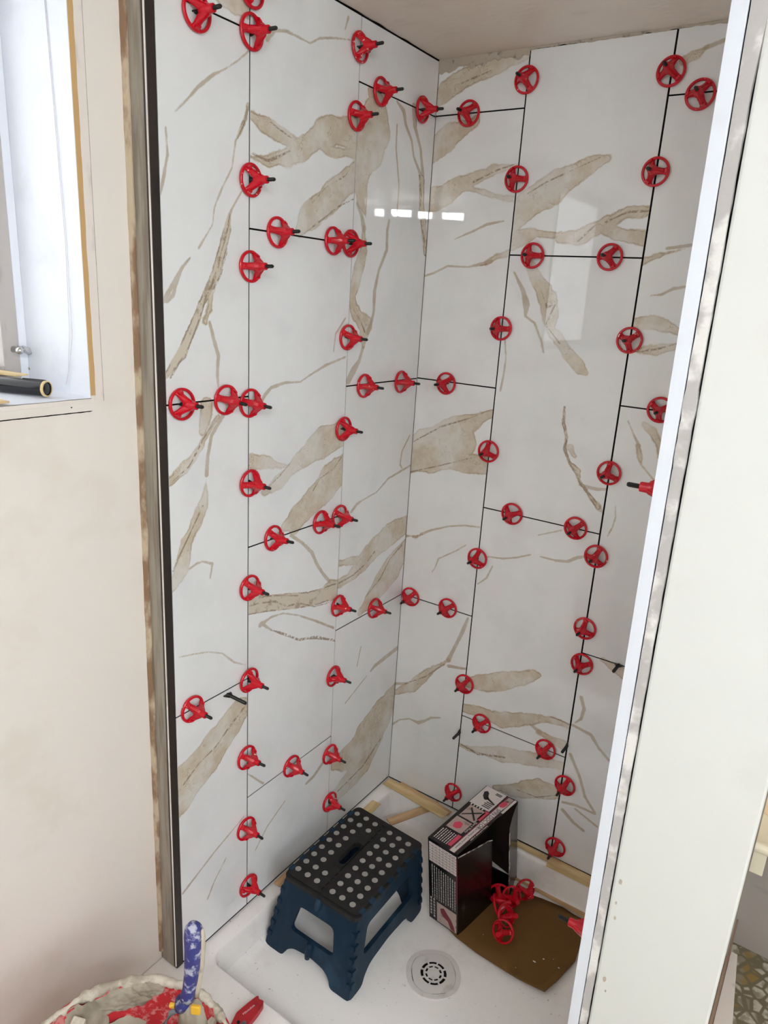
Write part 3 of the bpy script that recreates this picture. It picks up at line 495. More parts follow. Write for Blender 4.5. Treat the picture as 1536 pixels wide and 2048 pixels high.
CLIPS = [
  ('L', -0.6159, 2.0195, 90, 'red wheel clip, first from the top on the outer vertical joint of the side wall'),
  ('L', -0.6178, 1.9590, 30, 'red wheel clip, second from the top on the outer vertical joint of the side wall'),
  ('L', -0.6201, 1.7318, 90, 'red wheel clip, third from the top on the outer vertical joint of the side wall'),
  ('L', -0.6193, 1.5871, 30, 'red wheel clip, fourth from the top on the outer vertical joint of the side wall'),
  ('L', -0.6179, 1.3381, 15, 'red wheel clip, fifth from the top on the outer vertical joint of the side wall'),
  ('L', -0.6157, 1.1788, 30, 'red wheel clip, sixth from the top on the outer vertical joint of the side wall'),
  ('L', -0.6173, 0.9536, 100, 'red wheel clip, seventh from the top on the outer vertical joint of the side wall'),
  ('L', -0.6192, 0.7364, 70, 'red wheel clip, eighth from the top on the outer vertical joint of the side wall'),
  ('L', -0.6215, 0.5441, 110, 'red wheel clip, ninth from the top on the outer vertical joint of the side wall'),
  ('L', -0.6223, 0.3522, 105, 'red wheel clip, tenth from the top on the outer vertical joint of the side wall'),
  ('L', -0.6200, 0.1814, 20, 'red wheel clip, eleventh from the top on the outer vertical joint of the side wall'),
  ('L', -0.3118, 2.0193, 90, 'red wheel clip, first from the top on the inner vertical joint of the side wall'),
  ('L', -0.3136, 1.8963, 20, 'red wheel clip, second from the top on the inner vertical joint of the side wall'),
  ('L', -0.3154, 1.6527, 90, 'red wheel clip, third from the top on the inner vertical joint of the side wall'),
  ('L', -0.3117, 1.4576, 0, 'red wheel clip, fourth from the top on the inner vertical joint of the side wall'),
  ('L', -0.3138, 1.2530, 90, 'red wheel clip, fifth from the top on the inner vertical joint of the side wall'),
  ('L', -0.3148, 1.0426, 110, 'red wheel clip, sixth from the top on the inner vertical joint of the side wall'),
  ('L', -0.3092, 0.8070, 20, 'red wheel clip, seventh from the top on the inner vertical joint of the side wall'),
  ('L', -0.3112, 0.6122, 30, 'red wheel clip, eighth from the top on the inner vertical joint of the side wall'),
  ('L', -0.3139, 0.3806, 110, 'red wheel clip, ninth from the top on the inner vertical joint of the side wall'),
  ('L', -0.3091, 0.2238, 70, 'red wheel clip, tenth from the top on the inner vertical joint of the side wall'),
  ('B', 0.2262, 2.0157, 60, 'red wheel clip, first from the top on the vertical joint nearer the corner, back wall'),
  ('B', 0.2267, 1.8181, 0, 'red wheel clip, second from the top on the vertical joint nearer the corner, back wall'),
  ('B', 0.2291, 1.4923, 0, 'red wheel clip, third from the top on the vertical joint nearer the corner, back wall'),
  ('B', 0.2270, 1.1935, 90, 'red wheel clip, fourth from the top on the vertical joint nearer the corner, back wall'),
  ('B', 0.2242, 0.9069, 80, 'red wheel clip, fifth from the top on the vertical joint nearer the corner, back wall'),
  ('B', 0.2302, 0.5346, 60, 'red wheel clip, sixth from the top on the vertical joint nearer the corner, back wall'),
  ('B', 0.2325, 0.1784, 40, 'red wheel clip, seventh from the top on the vertical joint nearer the corner, back wall'),
  ('B', 0.5309, 2.0010, 80, 'red wheel clip, first from the top on the vertical joint nearer the partition, back wall'),
  ('B', 0.5319, 1.8222, 0, 'red wheel clip, second from the top on the vertical joint nearer the partition, back wall'),
  ('B', 0.5365, 1.4897, 40, 'red wheel clip, third from the top on the vertical joint nearer the partition, back wall'),
  ('B', 0.5347, 1.1946, 90, 'red wheel clip, fourth from the top on the vertical joint nearer the partition, back wall'),
  ('B', 0.5346, 0.9920, 70, 'red wheel clip, fifth from the top on the vertical joint nearer the partition, back wall'),
  ('B', 0.5364, 0.8043, 90, 'red wheel clip, sixth from the top on the vertical joint nearer the partition, back wall'),
  ('B', 0.5375, 0.7094, 20, 'red wheel clip, seventh from the top on the vertical joint nearer the partition, back wall'),
  ('B', 0.5425, 0.3561, 70, 'red wheel clip, eighth from the top on the vertical joint nearer the partition, back wall'),
  ('B', 0.5428, 0.1602, 80, 'red wheel clip, ninth from the top on the vertical joint nearer the partition, back wall'),
  ('L', -0.7334, 1.9519, 110, 'red wheel clip on highest cross joint beside the painted wall'),
  ('L', -0.7805, 1.3505, 80, 'red wheel clip on cross joint level with the windowsill, nearest the painted wall'),
  ('L', -0.6775, 1.3497, 15, 'red wheel clip on cross joint level with the windowsill, touching its neighbour'),
  ('L', -0.7721, 0.7424, 100, 'red wheel clip on lowest cross joint beside the painted wall'),
  ('L', -0.5435, 1.6523, 20, 'red wheel clip on side wall middle column, top cross joint, standing alone'),
  ('L', -0.3756, 1.6523, 30, 'red wheel clip on side wall middle column, top cross joint, touching its neighbour'),
  ('L', -0.5435, 1.0449, 100, 'red wheel clip on side wall middle column, second cross joint, standing alone'),
  ('L', -0.3843, 1.0437, 30, 'red wheel clip on side wall middle column, second cross joint, touching its neighbour'),
  ('L', -0.4667, 0.4319, 105, 'red wheel clip on side wall middle column, lowest cross joint above the stool'),
  ('L', -0.2320, 1.9595, 20, 'red wheel clip on side wall corner column, top cross joint, farther from the corner'),
  ('L', -0.0667, 1.9616, 90, 'red wheel clip on side wall corner column, top cross joint, nearly in the corner'),
  ('L', -0.2395, 1.3461, 30, 'red wheel clip on side wall corner column, second cross joint, farther from the corner'),
  ('L', -0.0823, 1.3455, 30, 'red wheel clip on side wall corner column, second cross joint, nearer the corner'),
  ('L', -0.1408, 0.7433, 0, 'red wheel clip on side wall corner column, lowest cross joint, smeared white'),
  ('B', 0.0901, 1.9610, 45, 'red wheel clip on back wall corner column, top cross joint'),
  ('B', 0.0900, 1.3465, 45, 'red wheel clip on back wall corner column, second cross joint'),
  ('B', 0.0328, 0.7405, 50, 'red wheel clip on back wall corner column, lowest cross joint, tight in the corner'),
  ('B', 0.1529, 0.7419, 40, 'red wheel clip on back wall corner column, lowest cross joint, away from the corner'),
  ('B', 0.2858, 1.6572, 0, 'red wheel clip on back wall middle column, top cross joint, nearer the corner'),
  ('B', 0.4632, 1.6577, 60, 'red wheel clip on back wall middle column, top cross joint, over the window reflection'),
  ('B', 0.3085, 1.0478, 20, 'red wheel clip on back wall middle column, second cross joint, nearer the corner'),
  ('B', 0.4730, 1.0483, 45, 'red wheel clip on back wall middle column, second cross joint, nearer the partition'),
  ('B', 0.2904, 0.4358, 45, 'red wheel clip on back wall middle column, lowest cross joint, nearer the corner'),
  ('B', 0.4779, 0.4365, 60, 'red wheel clip on back wall middle column, lowest cross joint, nearer the partition'),
  ('B', 0.5932, 1.9558, 55, 'red wheel clip on back wall column by the partition, top cross joint'),
  ('B', 0.6193, 1.3509, 30, 'red wheel clip on back wall column by the partition, half hidden by its edge'),
]
STOOL_DOTS = [(0.1026,-0.3131),(0.1028,-0.3427),(0.1029,-0.3723),(0.1031,-0.4019),(0.1033,-0.4315),(0.1035,-0.4612),(0.1036,-0.4908),(0.1038,-0.5204),(0.104,-0.55),(0.1321,-0.3134),(0.1323,-0.3431),(0.1325,-0.3727),(0.1326,-0.4023),(0.1328,-0.432),(0.133,-0.4617),(0.1331,-0.4913),(0.1333,-0.521),(0.1335,-0.5506),(0.1619,-0.3155),(0.1619,-0.3449),(0.1622,-0.5216),(0.1622,-0.551),(0.2094,-0.3183),(0.2095,-0.3477),(0.2096,-0.3771),(0.2097,-0.4065),(0.2097,-0.4359),(0.2098,-0.4653),(0.2099,-0.4947),(0.21,-0.5241),(0.2101,-0.5535),(0.2386,-0.3203),(0.2386,-0.3495),(0.2386,-0.3787),(0.2386,-0.4079),(0.2385,-0.437),(0.2385,-0.4662),(0.2385,-0.4954),(0.2385,-0.5246),(0.2385,-0.5538),(0.2675,-0.3214),(0.2676,-0.3506),(0.2677,-0.3797),(0.2678,-0.4088),(0.2679,-0.438),(0.2679,-0.4672),(0.268,-0.4963),(0.2681,-0.5254),(0.2682,-0.5546)]
CEIL = 2.078
# ================================================================== THE ROOM
TILE_T = 0.009
def vein_fields(wall, col, P):
    """signed distances (m) from points P (N,2) to the printed veins of this column"""
    out = {}
    for key, name in (('b', 'band'), ('l', 'line'), ('d', 'dark'), ('k', 'crack')):
        d = np.full(len(P), 0.08)
        for (w_, c_, k_, pts) in VEINS:
            if w_ != wall or c_ != col or k_ != key: continue
            q = np.array(pts)
            for i in range(len(q) - 1):
                a, b = q[i, :2], q[i + 1, :2]; ab = b - a; L = max(ab @ ab, 1e-9)
                s = np.clip(((P - a) @ ab) / L, 0, 1)
                dist = np.linalg.norm(P - (a + s[:, None] * ab), axis=1) - (q[i, 2] + s * (q[i + 1, 2] - q[i, 2]))
                d = np.minimum(d, dist)
        out[name] = d
    return out
def wall_tile(parent, wall, col, a0, a1, z0, z1, inner):
    """one tile: polished face at x=0 (L), y=0 (B) or x=inner (R), printed veins stored as point attributes"""
    step = 0.0027 if wall != 'R' else .1
    nx = max(2, int((a1 - a0) / step)); nz = max(2, int((z1 - z0) / step))
    A = np.linspace(a0, a1, nx + 1); Z = np.linspace(z0, z1, nz + 1)
    g = np.stack(np.meshgrid(A, Z, indexing='xy'), -1).reshape(-1, 2)
    n = len(g)
    face = np.zeros((n + 4, 3)); rim = [(a0, z0), (a1, z0), (a1, z1), (a0, z1)]
    G = np.vstack([g, rim]); depth = np.concatenate([np.zeros(n), np.full(4, -TILE_T)])
    if wall == 'L': co = np.stack([depth, G[:, 0], G[:, 1]], 1)
    elif wall == 'B': co = np.stack([G[:, 0], -depth, G[:, 1]], 1)
    else: co = np.stack([inner - depth, G[:, 0], G[:, 1]], 1)
    i = np.arange(nx); j = np.arange(nz); I, J = np.meshgrid(i, j)
    s = (J * (nx + 1) + I).ravel()
    q = np.stack([s, s + 1, s + nx + 2, s + nx + 1], 1)
    faces = [tuple(r) for r in q.tolist()]
    c = [0, nx, nz * (nx + 1) + nx, nz * (nx + 1)]
    edge = [list(range(0, nx + 1)), [k * (nx + 1) + nx for k in range(nz + 1)],
            [nz * (nx + 1) + k for k in range(nx, -1, -1)], [k * (nx + 1) for k in range(nz, -1, -1)]]
    for k in range(4):
        faces.append(tuple([n + k, n + (k + 1) % 4] + edge[k][::-1]))
    if wall == 'R' or wall == 'B': faces = [f[::-1] for f in faces] if wall == 'R' else faces
    me = bpy.data.meshes.new('tile'); me.from_pydata(co.tolist(), [], faces); me.update()
    F = vein_fields(wall, col, G)
    for nm, val in F.items():
        at = me.attributes.new(nm, 'FLOAT', 'POINT'); at.data.foreach_set('value', val.astype(np.float32))
    return link_mesh('tile', me, M['marble'], parent)

# tiled side wall (under the window wall's line) -------------------------------------------------
wl = MB().box(-.05, -TILE_T - .001, -.828, .0, .1185, 2.0779).build('wall_left', M['return'], label='tiled shower side wall of veined white tiles beside the painted window wall', kind='structure')
box('joint_backing', -TILE_T - .0025, -.0014, -.8108, .0, .119, 2.0778, M['joint'], wl)
colsL = [(-.8095, -.6158, [2.0748, 1.962, 1.3505, .739, .123]),
         (-.6126, -.3064, [2.0748, 1.652, 1.0415, .430, .123]),
         (-.3040, -.0008, [2.0748, 1.961, 1.3490, .737, .123])]
for c, (a0, a1, zs) in enumerate(colsL):
    for k in range(len(zs) - 1):
        wall_tile(wl, 'L', c, a0, a1, zs[k + 1] + .0016, zs[k] - (.0016 if k else 0), 0)
box('edge_trim', -TILE_T, .0003, -.8275, -.8110, .1187, 2.0779, M['black_trim'], wl, bevel=.0006, label='black metal edge trim')
box('edge_highlight', -.0034, -.0006, -.8291, -.8277, .125, 2.0779, M['scraped'], wl, label='thin pale line painted as an edge highlight')  # pale strip stands in for the highlight along the lit corner

wb = MB().box(-.05, .985, TILE_T + .001, .06, .02, 2.0779).build('wall_back', M['return'], label='tiled back wall of the shower with veined white tiles', kind='structure')
box('joint_backing', .0, .806, .0014, TILE_T + .0025, .119, 2.0778, M['joint'], wb)
colsB = [(.0012, .2249, [2.066, 1.962, 1.3505, .739, .122]),
         (.2283, .5293, [2.0735, 1.6575, 1.046, .4335, .122]),
         (.5335, .812, [2.0750, 1.960, 1.3480, .7370, .122])]
for c, (a0, a1, zs) in enumerate(colsB):
    for k in range(len(zs) - 1):
        wall_tile(wb, 'B', c, a0, a1, zs[k + 1] + .0016, zs[k] - (.0016 if k else 0), 0)

# partition on the open side ---------------------------------------------------------------------
PX, PY = .8055, -.832
wp = MB().box(.8385, .982, PY, .15, .0, 2.0779).build('wall_right', M['partition_paint'], label='white painted partition end wall closing the shower beside the camera', kind='structure', bevel=.003)
box('backer_board', .8190, .8365, PY + .004, .009, .119, 2.0779, M['joint'], wp)
# ragged dry mortar edge
mb = MB(); zz = .1188; rnd = random.Random(3)
n = 190; vs = []
for i in range(n + 1):
    z = .119 + (2.076 - .119) * i / n
    w0 = .8204 + .0009 * noise.noise(Vector((z * 23, 1, 0))) + .0004 * noise.noise(Vector((z * 90, 3, 0)))
    w1 = .8366 + .0006 * noise.noise(Vector((z * 23, 7, 0))) + .0006 * noise.noise(Vector((z * 90, 9, 0)))
    if 1.452 < z < 1.475: w0 -= .0012; w1 += .0015
    d = PY + .0012 + .0012 * noise.noise(Vector((z * 60, 5, 2))) - (.0015 if 1.40 < z < 1.445 else 0)
    if z > 1.74: w1 += .006 * min(1, (z - 1.74) * 8)
    vs += [(w0, d + .004, z), (w0 + .001, d, z), (w1 - .001, d, z), (w1, d + .004, z)]
fs = [(4 * i + a, 4 * i + a + 1, 4 * i + a + 5, 4 * i + a + 4) for i in range(n) for a in range(3)]
mesh_obj('mortar_edge', vs, fs, M['mortar_dry'], wp, label='rough grey mortar edge of the partition')
MB().box(.8055, .8200, PY - .0015, PY + .003, .119, 2.0779).box(.8056, .8068, PY + .0031, PY + .012, .119, 2.0779).build('edge_trim', M['trim_white'], wp, bevel=.0005, label='bright white edge trim')
for (a0, a1) in ((-.8185, -.726), (-.724, -.4195), (-.417, -.1125), (-.110, -.002)):
    off = .3 if a0 < -.75 or -.43 < a0 < -.4 else 0
    zs = [.123, .737 - off, 1.348 - off, 1.96 - off, 2.076]
    for k in range(len(zs) - 1): wall_tile(wp, 'R', 0, a0, a1, zs[k] + .0013, zs[k + 1] - .0013, .8058)
# chips in the partition paint
for (x, z, r) in ((.8478, .873, .0022), (.8470, .840, .0012), (.8489, .8175, .0014), (.8500, .7175, .0022), (.8540, .700, .0012)):
    p = [(x + r * (1 + .4 * rnd.random()) * math.cos(a) * .8, z + r * 1.5 * (1 + .5 * rnd.random()) * math.sin(a)) for a in [2 * PI * i / 9 for i in range(9)]]
    MB().plate(p, [], .0004, lambda a, b, c: (a, PY - .0002 - c, b)).build('paint_chip', M['plaster_rough'], wp)

# the partition stands slightly out of plumb: shift its near edge and layers with height
def lean(x, z):
    t_ = (1.82 - z) / 1.16
    k = [(.8055, .8075 + .0151 * t_), (.8202, .8226 + .0136 * t_), (.8385, .8386 + .0099 * t_), (.982, .982)]
    if x <= k[0][0]: return x + k[0][1] - k[0][0]
    for (a, fa), (c_, fc) in zip(k, k[1:]):
        if x <= c_: return fa + (fc - fa) * (x - a) / (c_ - a)
    return x
for o_ in [wp] + list(wp.children):
    for v_ in o_.data.vertices: v_.co.x = lean(v_.co.x, v_.co.z)

# ceiling -----------------------------------------------------------------------------------------
box('ceiling', -.25, 2.7, -3.3, .2, CEIL, CEIL + .05, M['ceiling'], label='low glossy beige painted ceiling over the shower', kind='structure')
def ragged(name, p0, p1, h, d, mat, ax, seed, label, n=160):
    vs = []; fs = []
    for i in range(n + 1):
        t = i / n; a = p0 + (p1 - p0) * t
        hh = h * (.55 + .9 * abs(noise.noise(Vector((a * 14, seed, 0)))) + .35 * noise.noise(Vector((a * 70, seed, 4))))
        dd = d * (.7 + .8 * noise.noise(Vector((a * 30, seed, 8))))
        hh = max(hh, .001); dd = max(dd, .0008)
        for (u, v_) in ((0.0005, CEIL - .0002), (0.0005, CEIL - hh), (dd, CEIL - hh * .8), (dd * 1.6, CEIL - .0002)):
            vs.append((a, -u, v_) if ax == 'x' else (u, a, v_))
    for i in range(n):
        for k in range(3): fs.append((4 * i + k, 4 * i + k + 1, 4 * i + k + 5, 4 * i + k + 4))
    return mesh_obj(name, vs, fs, mat, None, label=label, kind='structure')
ragged('trim_1', .0, .2265, .0255, .003, M['plaster_rough'], 'x', 1.3, 'crumbling plaster band above the corner column of the back wall')
ragged('trim_2', .2265, .805, .0065, .0028, M['plaster_rough'], 'x', 5.3, 'ragged plaster line between back wall tiles and ceiling')
ragged('trim_3', -.81, .0, .0030, .002, M['joint'], 'y', 2.3, 'dark ragged gap between side wall tiles and ceiling')

# painted wall with the window ----------------------------------------------------------------------
WX = -.05; WO0, WO1, WZ0, WZ1 = -1.95, -.9185, 1.3655, 2.03
ww = MB()
ww.box(-.25, WX, WO1, -.8305, .1185, 2.0779)
ww.box(-.25, WX, WO0, WO1, .0, WZ0 - .004).box(-.25, WX, WO0, WO1, WZ1, 2.0779).box(-.25, WX, -3.3, WO0, 0, 2.0779)
ww.box(-.25, WX - .0008, WO1, .06, 0.0, 2.0779)
ww = ww.build('wall_front_left', M['painted'], label='cream painted wall holding the deep window recess', kind='structure')
box('reveal_lining', -.2495, WX - .0006, WO1, WO1 + .0008, WZ0, WZ1, M['reveal'], ww)
box('reveal_side', -.2495, WX - .0006, WO1 - .0012, WO1, WZ0, WZ1, M['reveal'], ww)
box('reveal_side', -.2495, WX - .0006, WO0, WO0 + .0012, WZ0, WZ1, M['reveal'], ww)
box('reveal_top', -.2495, WX - .0006, WO0, WO1, WZ1 - .0012, WZ1, M['reveal'], ww)
# sill
gv = []; gf = []; nxs, nys = 14, 60
for i in range(nys + 1):
    for j in range(nxs + 1):
        x = -.249 + (.199 + .0015 * noise.noise(Vector((i * .7, 3, 1)))) * j / nxs; y = WO0 + (WO1 - WO0) * i / nys
        gv.append((x, y, WZ0 + .0008 * noise.noise(Vector((x * 60, y * 60, 2))) + .004 * (1 - j / nxs)))
for i in range(nys):
    for j in range(nxs):
        s_ = i * (nxs + 1) + j; gf.append((s_, s_ + 1, s_ + nxs + 2, s_ + nxs + 1))
mesh_obj('window_sill', gv, gf, M['reveal'], ww, smooth=True)
MB().box(-.2, WX + .0006, WO0, WO1, WZ0 - .0065, WZ0 - .0009).build('sill_edge', M['scraped'], ww)
def strip_plate(name, y0f, y1f, z0, z1, mat, t=.0007, n=60):
    vs = []; fs = []
    for i in range(n + 1):
        z = z0 + (z1 - z0) * i / n; a, b = y0f(z), y1f(z)
        vs += [(WX, a, z), (WX + t, a, z), (WX + t, b, z), (WX, b, z)]
    for i in range(n):
        for k in range(3): fs.append((4 * i + k, 4 * i + k + 1, 4 * i + k + 5, 4 * i + k + 4))
    mesh_obj(name, vs, fs, mat, ww)
nz = lambda z, s: noise.noise(Vector((z * 16, s, 0)))
nq = lambda z, s: noise.noise(Vector((z * 60, s, 0)))
strip_plate('bare_core_strip', lambda z: WO1 - .0009, lambda z: WO1 + .0075 + .0016 * nz(z, 3) + .0006 * nq(z, 5), WZ0 + .004, WZ1, M['tan_edge'], .0008)
strip_plate('scraped_strip', lambda z: WO1 + .006, lambda z: WO1 + .0215 + .0012 * nz(z, 8), WZ0 - .006, WZ1, M['scraped'], .0005)
strip_plate('paper_crease', lambda z: WO1 + .0222, lambda z: WO1 + .0228, WZ0 - .006, WZ1, M['plaster_rough'], .0005)
MB().box(WX, WX + .0006, -1.085, WO1 + .0215, WZ0 - .0082, WZ0 - .0076).build('paper_crease', M['scraped'], ww)
# saw cut below the sill
vs = []; fs = []
for i in range(41):
    y = -1.10 + (-.918 + 1.10) * i / 40; hh = .0012 + .0005 * noise.noise(Vector((y * 90, 1, 1)))
    if i in (0, 40): hh = .0003
    vs += [(WX, y, 1.3448 - hh), (WX + .0005, y, 1.3448 - hh), (WX + .0005, y, 1.3448 + hh * .3), (WX, y, 1.3448 + hh * .3)]
for i in range(40):
    for k in range(3): fs.append((4 * i + k, 4 * i + k + 1, 4 * i + k + 5, 4 * i + k + 4))
mesh_obj('saw_cut', vs, fs, M['joint'], ww, label='thin black saw cut')
MB().lathe([(.0012, 0), (.001, .0006)], 8, Matrix.Translation((WX, -.9545, 1.3535)) @ Matrix.Rotation(PI / 2, 4, 'Y')).build('nail_hole', M['joint'], ww)
# torn wallboard edge between paint and tiled wall
vs = []; fs = []; n = 300
for i in range(n + 1):
    z = .14 + (2.077 - .14) * i / n
    o_ = .0016 * nz(z, 21) + .0009 * nq(z, 4)
    w_ = .0105 + .0026 * nz(z * .7, 31) + .0010 * nq(z, 14)
    if z < .55: w_ *= .45 + z
    x1 = WX + w_ ; y1 = -.8305
    vs += [(WX - .002, -.8340 + o_ * .5, z), (WX + .0008, -.8345 + o_ * .6, z), (WX + w_ * .45, -.8335 + o_, z), (x1, -.8312 + o_ * .5, z), (x1, -.8284, z)]
for i in range(n):
    for k in range(4): fs.append((5 * i + k, 5 * i + k + 1, 5 * i + k + 6, 5 * i + k + 5))
mesh_obj('torn_edge', vs, fs, M['torn'], ww, label='torn brown wallboard edge')
# window frame, glass
wf = empty('window_1', (-.235, (WO0 + WO1) / 2, WZ0), label='grey aluminium window deep in the painted wall recess', kind='structure')
def fr(name, *b, mat='alu'):
    o = MB().box(b[0] + .235, b[1] + .235, b[2] - (WO0 + WO1) / 2, b[3] - (WO0 + WO1) / 2, b[4] - WZ0, b[5] - WZ0).build(name, M[mat], wf, bevel=.001)
    return o
fr('frame', -.249, -.222, WO1 - .016, WO1 - .0014, WZ0 + .004, WZ1 - .002, mat='reveal'); fr('frame', -.249, -.222, WO0 + .0014, WO0 + .016, WZ0 + .004, WZ1 - .002)
fr('frame', -.249, -.222, WO0 + .016, WO1 - .016, WZ1 - .02, WZ1 - .002); fr('frame', -.249, -.222, WO0 + .016, WO1 - .016, WZ0 + .004, WZ0 + .02)
fr('sash', -.246, -.218, WO1 - .046, WO1 - .018, WZ0 + .021, WZ1 - .021); fr('sash', -.246, -.218, WO0 + .018, WO0 + .04, WZ0 + .021, WZ1 - .021)
fr('sash', -.246, -.218, WO0 + .04, WO1 - .046, WZ0 + .021, WZ0 + .036); fr('sash', -.246, -.218, WO0 + .04, WO1 - .046, WZ1 - .036, WZ1 - .021)
fr('pane', -.234, -.231, WO0 + .04, WO1 - .046, WZ0 + .036, WZ1 - .036, mat='glass')
cr = empty('window_latch', (-.2185, -.947, 1.4285), label='small chrome latch on the grey window sash', cat='latch')
MB().lathe([(.0045, 0), (.0055, .002), (.0048, .014), (.0062, .016), (.0068, .022), (.005, .026), (.002, .0275)], 16, Matrix.Rotation(PI / 2, 4, 'Y')).build('latch_pin', M['chrome'], cr, True)
MB().tube([(.019, 0, 0), (.021, .006, .002), (.022, .013, -.001), (.021, .0165, -.006)], [.005, .0058, .0062, .004], 10).build('latch_lever', M['chrome'], cr, True)

# other walls of the bathroom ------------------------------------------------------------------------
box('wall_right.001', 2.6, 2.7, -3.3, .2, 0, CEIL, M['room'], label='plain far room wall behind the partition, out of sight', kind='structure')
box('wall_rear', -.25, 2.7, -3.4, -3.3, 0, CEIL, M['room'], label='plain room wall behind the camera, out of sight', kind='structure')
wn = box('wall_niche', .982, 2.6, .15, .2, .0, CEIL, M['tan_wall'], label='tan wall of the neighbouring nook, shade painted grey below its shelf', kind='structure')
box('shelf_shade_panel', .9825, 2.6, .147, .1498, .001, .395, M['shelf_shade'], wn, label='grey lower part of the wall')  # shade below the shelf painted onto the wall
box('floor', -.05, 2.6, -3.3, .2, -.05, 0, M['vinyl'], label='patterned pebble-look floor beyond the partition', kind='structure')
MB().box(.9826, .990, -.80, .146, .001, .075).build('baseboard_right', M['brown_wood'], label='brown baseboard along the foot of the white partition', kind='structure', bevel=.001)
sh = empty('wall_shelf', (1.3, .14, .385), label='cream rounded shelf edge on the tan wall beyond the partition', cat='shelf')
mbs = MB(); prof = [(.0, -.013), (-.115, -.013)] + [(-.115 - .012 * math.sin(a), -.013 * math.cos(a)) for a in [PI * i / 8 for i in range(1, 8)]] + [(-.115, .013), (0, .013)]
vs = [(x, y + .008, z) for x in (-.316, .7) for y, z in prof]; m_ = len(prof)
mbs.add(vs, [tuple(range(m_)), tuple(range(2 * m_ - 1, m_ - 1, -1))] + [(i, m_ + i, m_ + (i + 1) % m_, (i + 1) % m_) for i in range(m_)])
mbs.build('board', M['cream'], sh); 
MB().box(-.316, -.287, -.104, -.02, -.076, -.0135).build('bracket', M['cream'], sh, bevel=.002)
# loose plank leaning on the baseboard foot
MB().hexa([(.991, -.28, .0005), (1.045, -.28, .0005), (1.006, .09, .0005), (.991, .09, .0005)], [(.991, -.28, .022), (1.045, -.28, .022), (1.006, .09, .022), (.991, .09, .022)]).build('wood_plank', M['scraped'], bevel=.001, label='pinkish wood plank lying along the partition baseboard', cat='plank')

# outside --------------------------------------------------------------------------------------------
box('wall_outside', -2.6, -2.4, -.6, 2.2, -.6, 2.6, M['brick'], label='pink brick wall seen through the edge of the window', kind='structure')

# ================================================================== SHOWER TRAY
def tray():
    cx0, cx1, cy0, cy1 = .034, .778, -.770, -.026
    vs = []; fs = []; nn = 8
    def loop(x0, x1, y0, y1, r, z): 
        p = round_rect(x0, x1, y0, y1, r, nn); vs.extend([(a, b, z) for a, b in p]); return len(p)
    L = []
    prof = [(-1, .0), (-1, .1155), (-.001, .1165), (.002, .1155), (.0045, .112), (.0065, .104), (.010, .075), (.0135, .048), (.018, .037), (.026, .0318), (.036, .0305)]
    for off, z in prof:
        if off == -1: m = loop(-.0495, .8375, -.928, .0085, .001, z)
        else: m = loop(cx0 + off, cx1 - off, cy0 + off, cy1 - off, max(.03 - off * .3, .012), z)
    for k in range(len(prof) - 1):
        for i in range(m): fs.append((k * m + i, k * m + (i + 1) % m, (k + 1) * m + (i + 1) % m, (k + 1) * m + i))
    # floor ring down to the drain
    base = (len(prof) - 1) * m; dc = (.4229, -.4265); rd = .064
    cur = base
    for s_ in (.75, .5, .25, 0):
        st = len(vs)
        for i in range(m):
            a = Vector(vs[base + i][:2]); ang = math.atan2(a.y - dc[1], a.x - dc[0]); e = Vector((dc[0] + rd * math.cos(ang), dc[1] + rd * math.sin(ang)))
            q = e + (a - e) * s_; vs.append((q.x, q.y, .0275 + .003 * s_))
        for i in range(m): fs.append((cur + i, cur + (i + 1) % m, st + (i + 1) % m, st + i))
        cur = st
    me = bpy.data.meshes.new('t'); 
    o = mesh_obj('shower_tray', vs, fs, M['acrylic'], None, True, label='white acrylic shower tray with raised rim and dirty floor', cat='shower tray')
    bm = bmesh.new(); bm.from_mesh(o.data); bmesh.ops.recalc_face_normals(bm, faces=bm.faces); bm.to_mesh(o.data); bm.free()
    o.data.set_sharp_from_angle(angle=math.radians(50)) if hasattr(o.data, 'set_sharp_from_angle') else None
    return o
tr = tray()
dr = empty('floor_drain', (.4229, -.4265, .0275), label='round white drain cover with two rings of slots in the tray floor', cat='drain')
def squircle(r, n=48, k=.04): return [((r * (1 + k * math.cos(4 * (2 * PI * i / n) + .6))) * math.cos(2 * PI * i / n), (r * (1 + k * math.cos(4 * (2 * PI * i / n) + .6))) * math.sin(2 * PI * i / n)) for i in range(n)]
def arc_slot(r0, r1, a0, a1, n=5):
    return [(r0 * math.cos(a0 + (a1 - a0) * i / n), r0 * math.sin(a0 + (a1 - a0) * i / n)) for i in range(n + 1)] + [(r1 * math.cos(a1 + (a0 - a1) * i / n), r1 * math.sin(a1 + (a0 - a1) * i / n)) for i in range(n + 1)]
slots = [arc_slot(.0242, .0310, 2 * PI * (i + .08) / 8 + .2, 2 * PI * (i + .92) / 8 + .2) for i in range(8)] + [arc_slot(.0150, .0200, 2 * PI * (i + .14) / 8 + .5, 2 * PI * (i + .86) / 8 + .5) for i in range(8)]
MB().plate(squircle(.0525, 48, .03), slots, .0024, lambda a, b, c: (a, b, .0012 + c)).build('cover', M['drain'], dr)
MB().plate(squircle(.0655, 48, .02), [squircle(.0538, 48, .03)], .0028, lambda a, b, c: (a, b, -.0004 + c)).build('flange', M['drain'], dr, bevel=.0006)
MB().lathe([(.05, -.02), (.05, .0002)], 32, cap0=True, cap1=False).build('drain_well', M['void'], dr)
MB().lathe([(.049, -.012), (.0485, -.0118)], 32).build('drain_bottom', M['void'], dr)

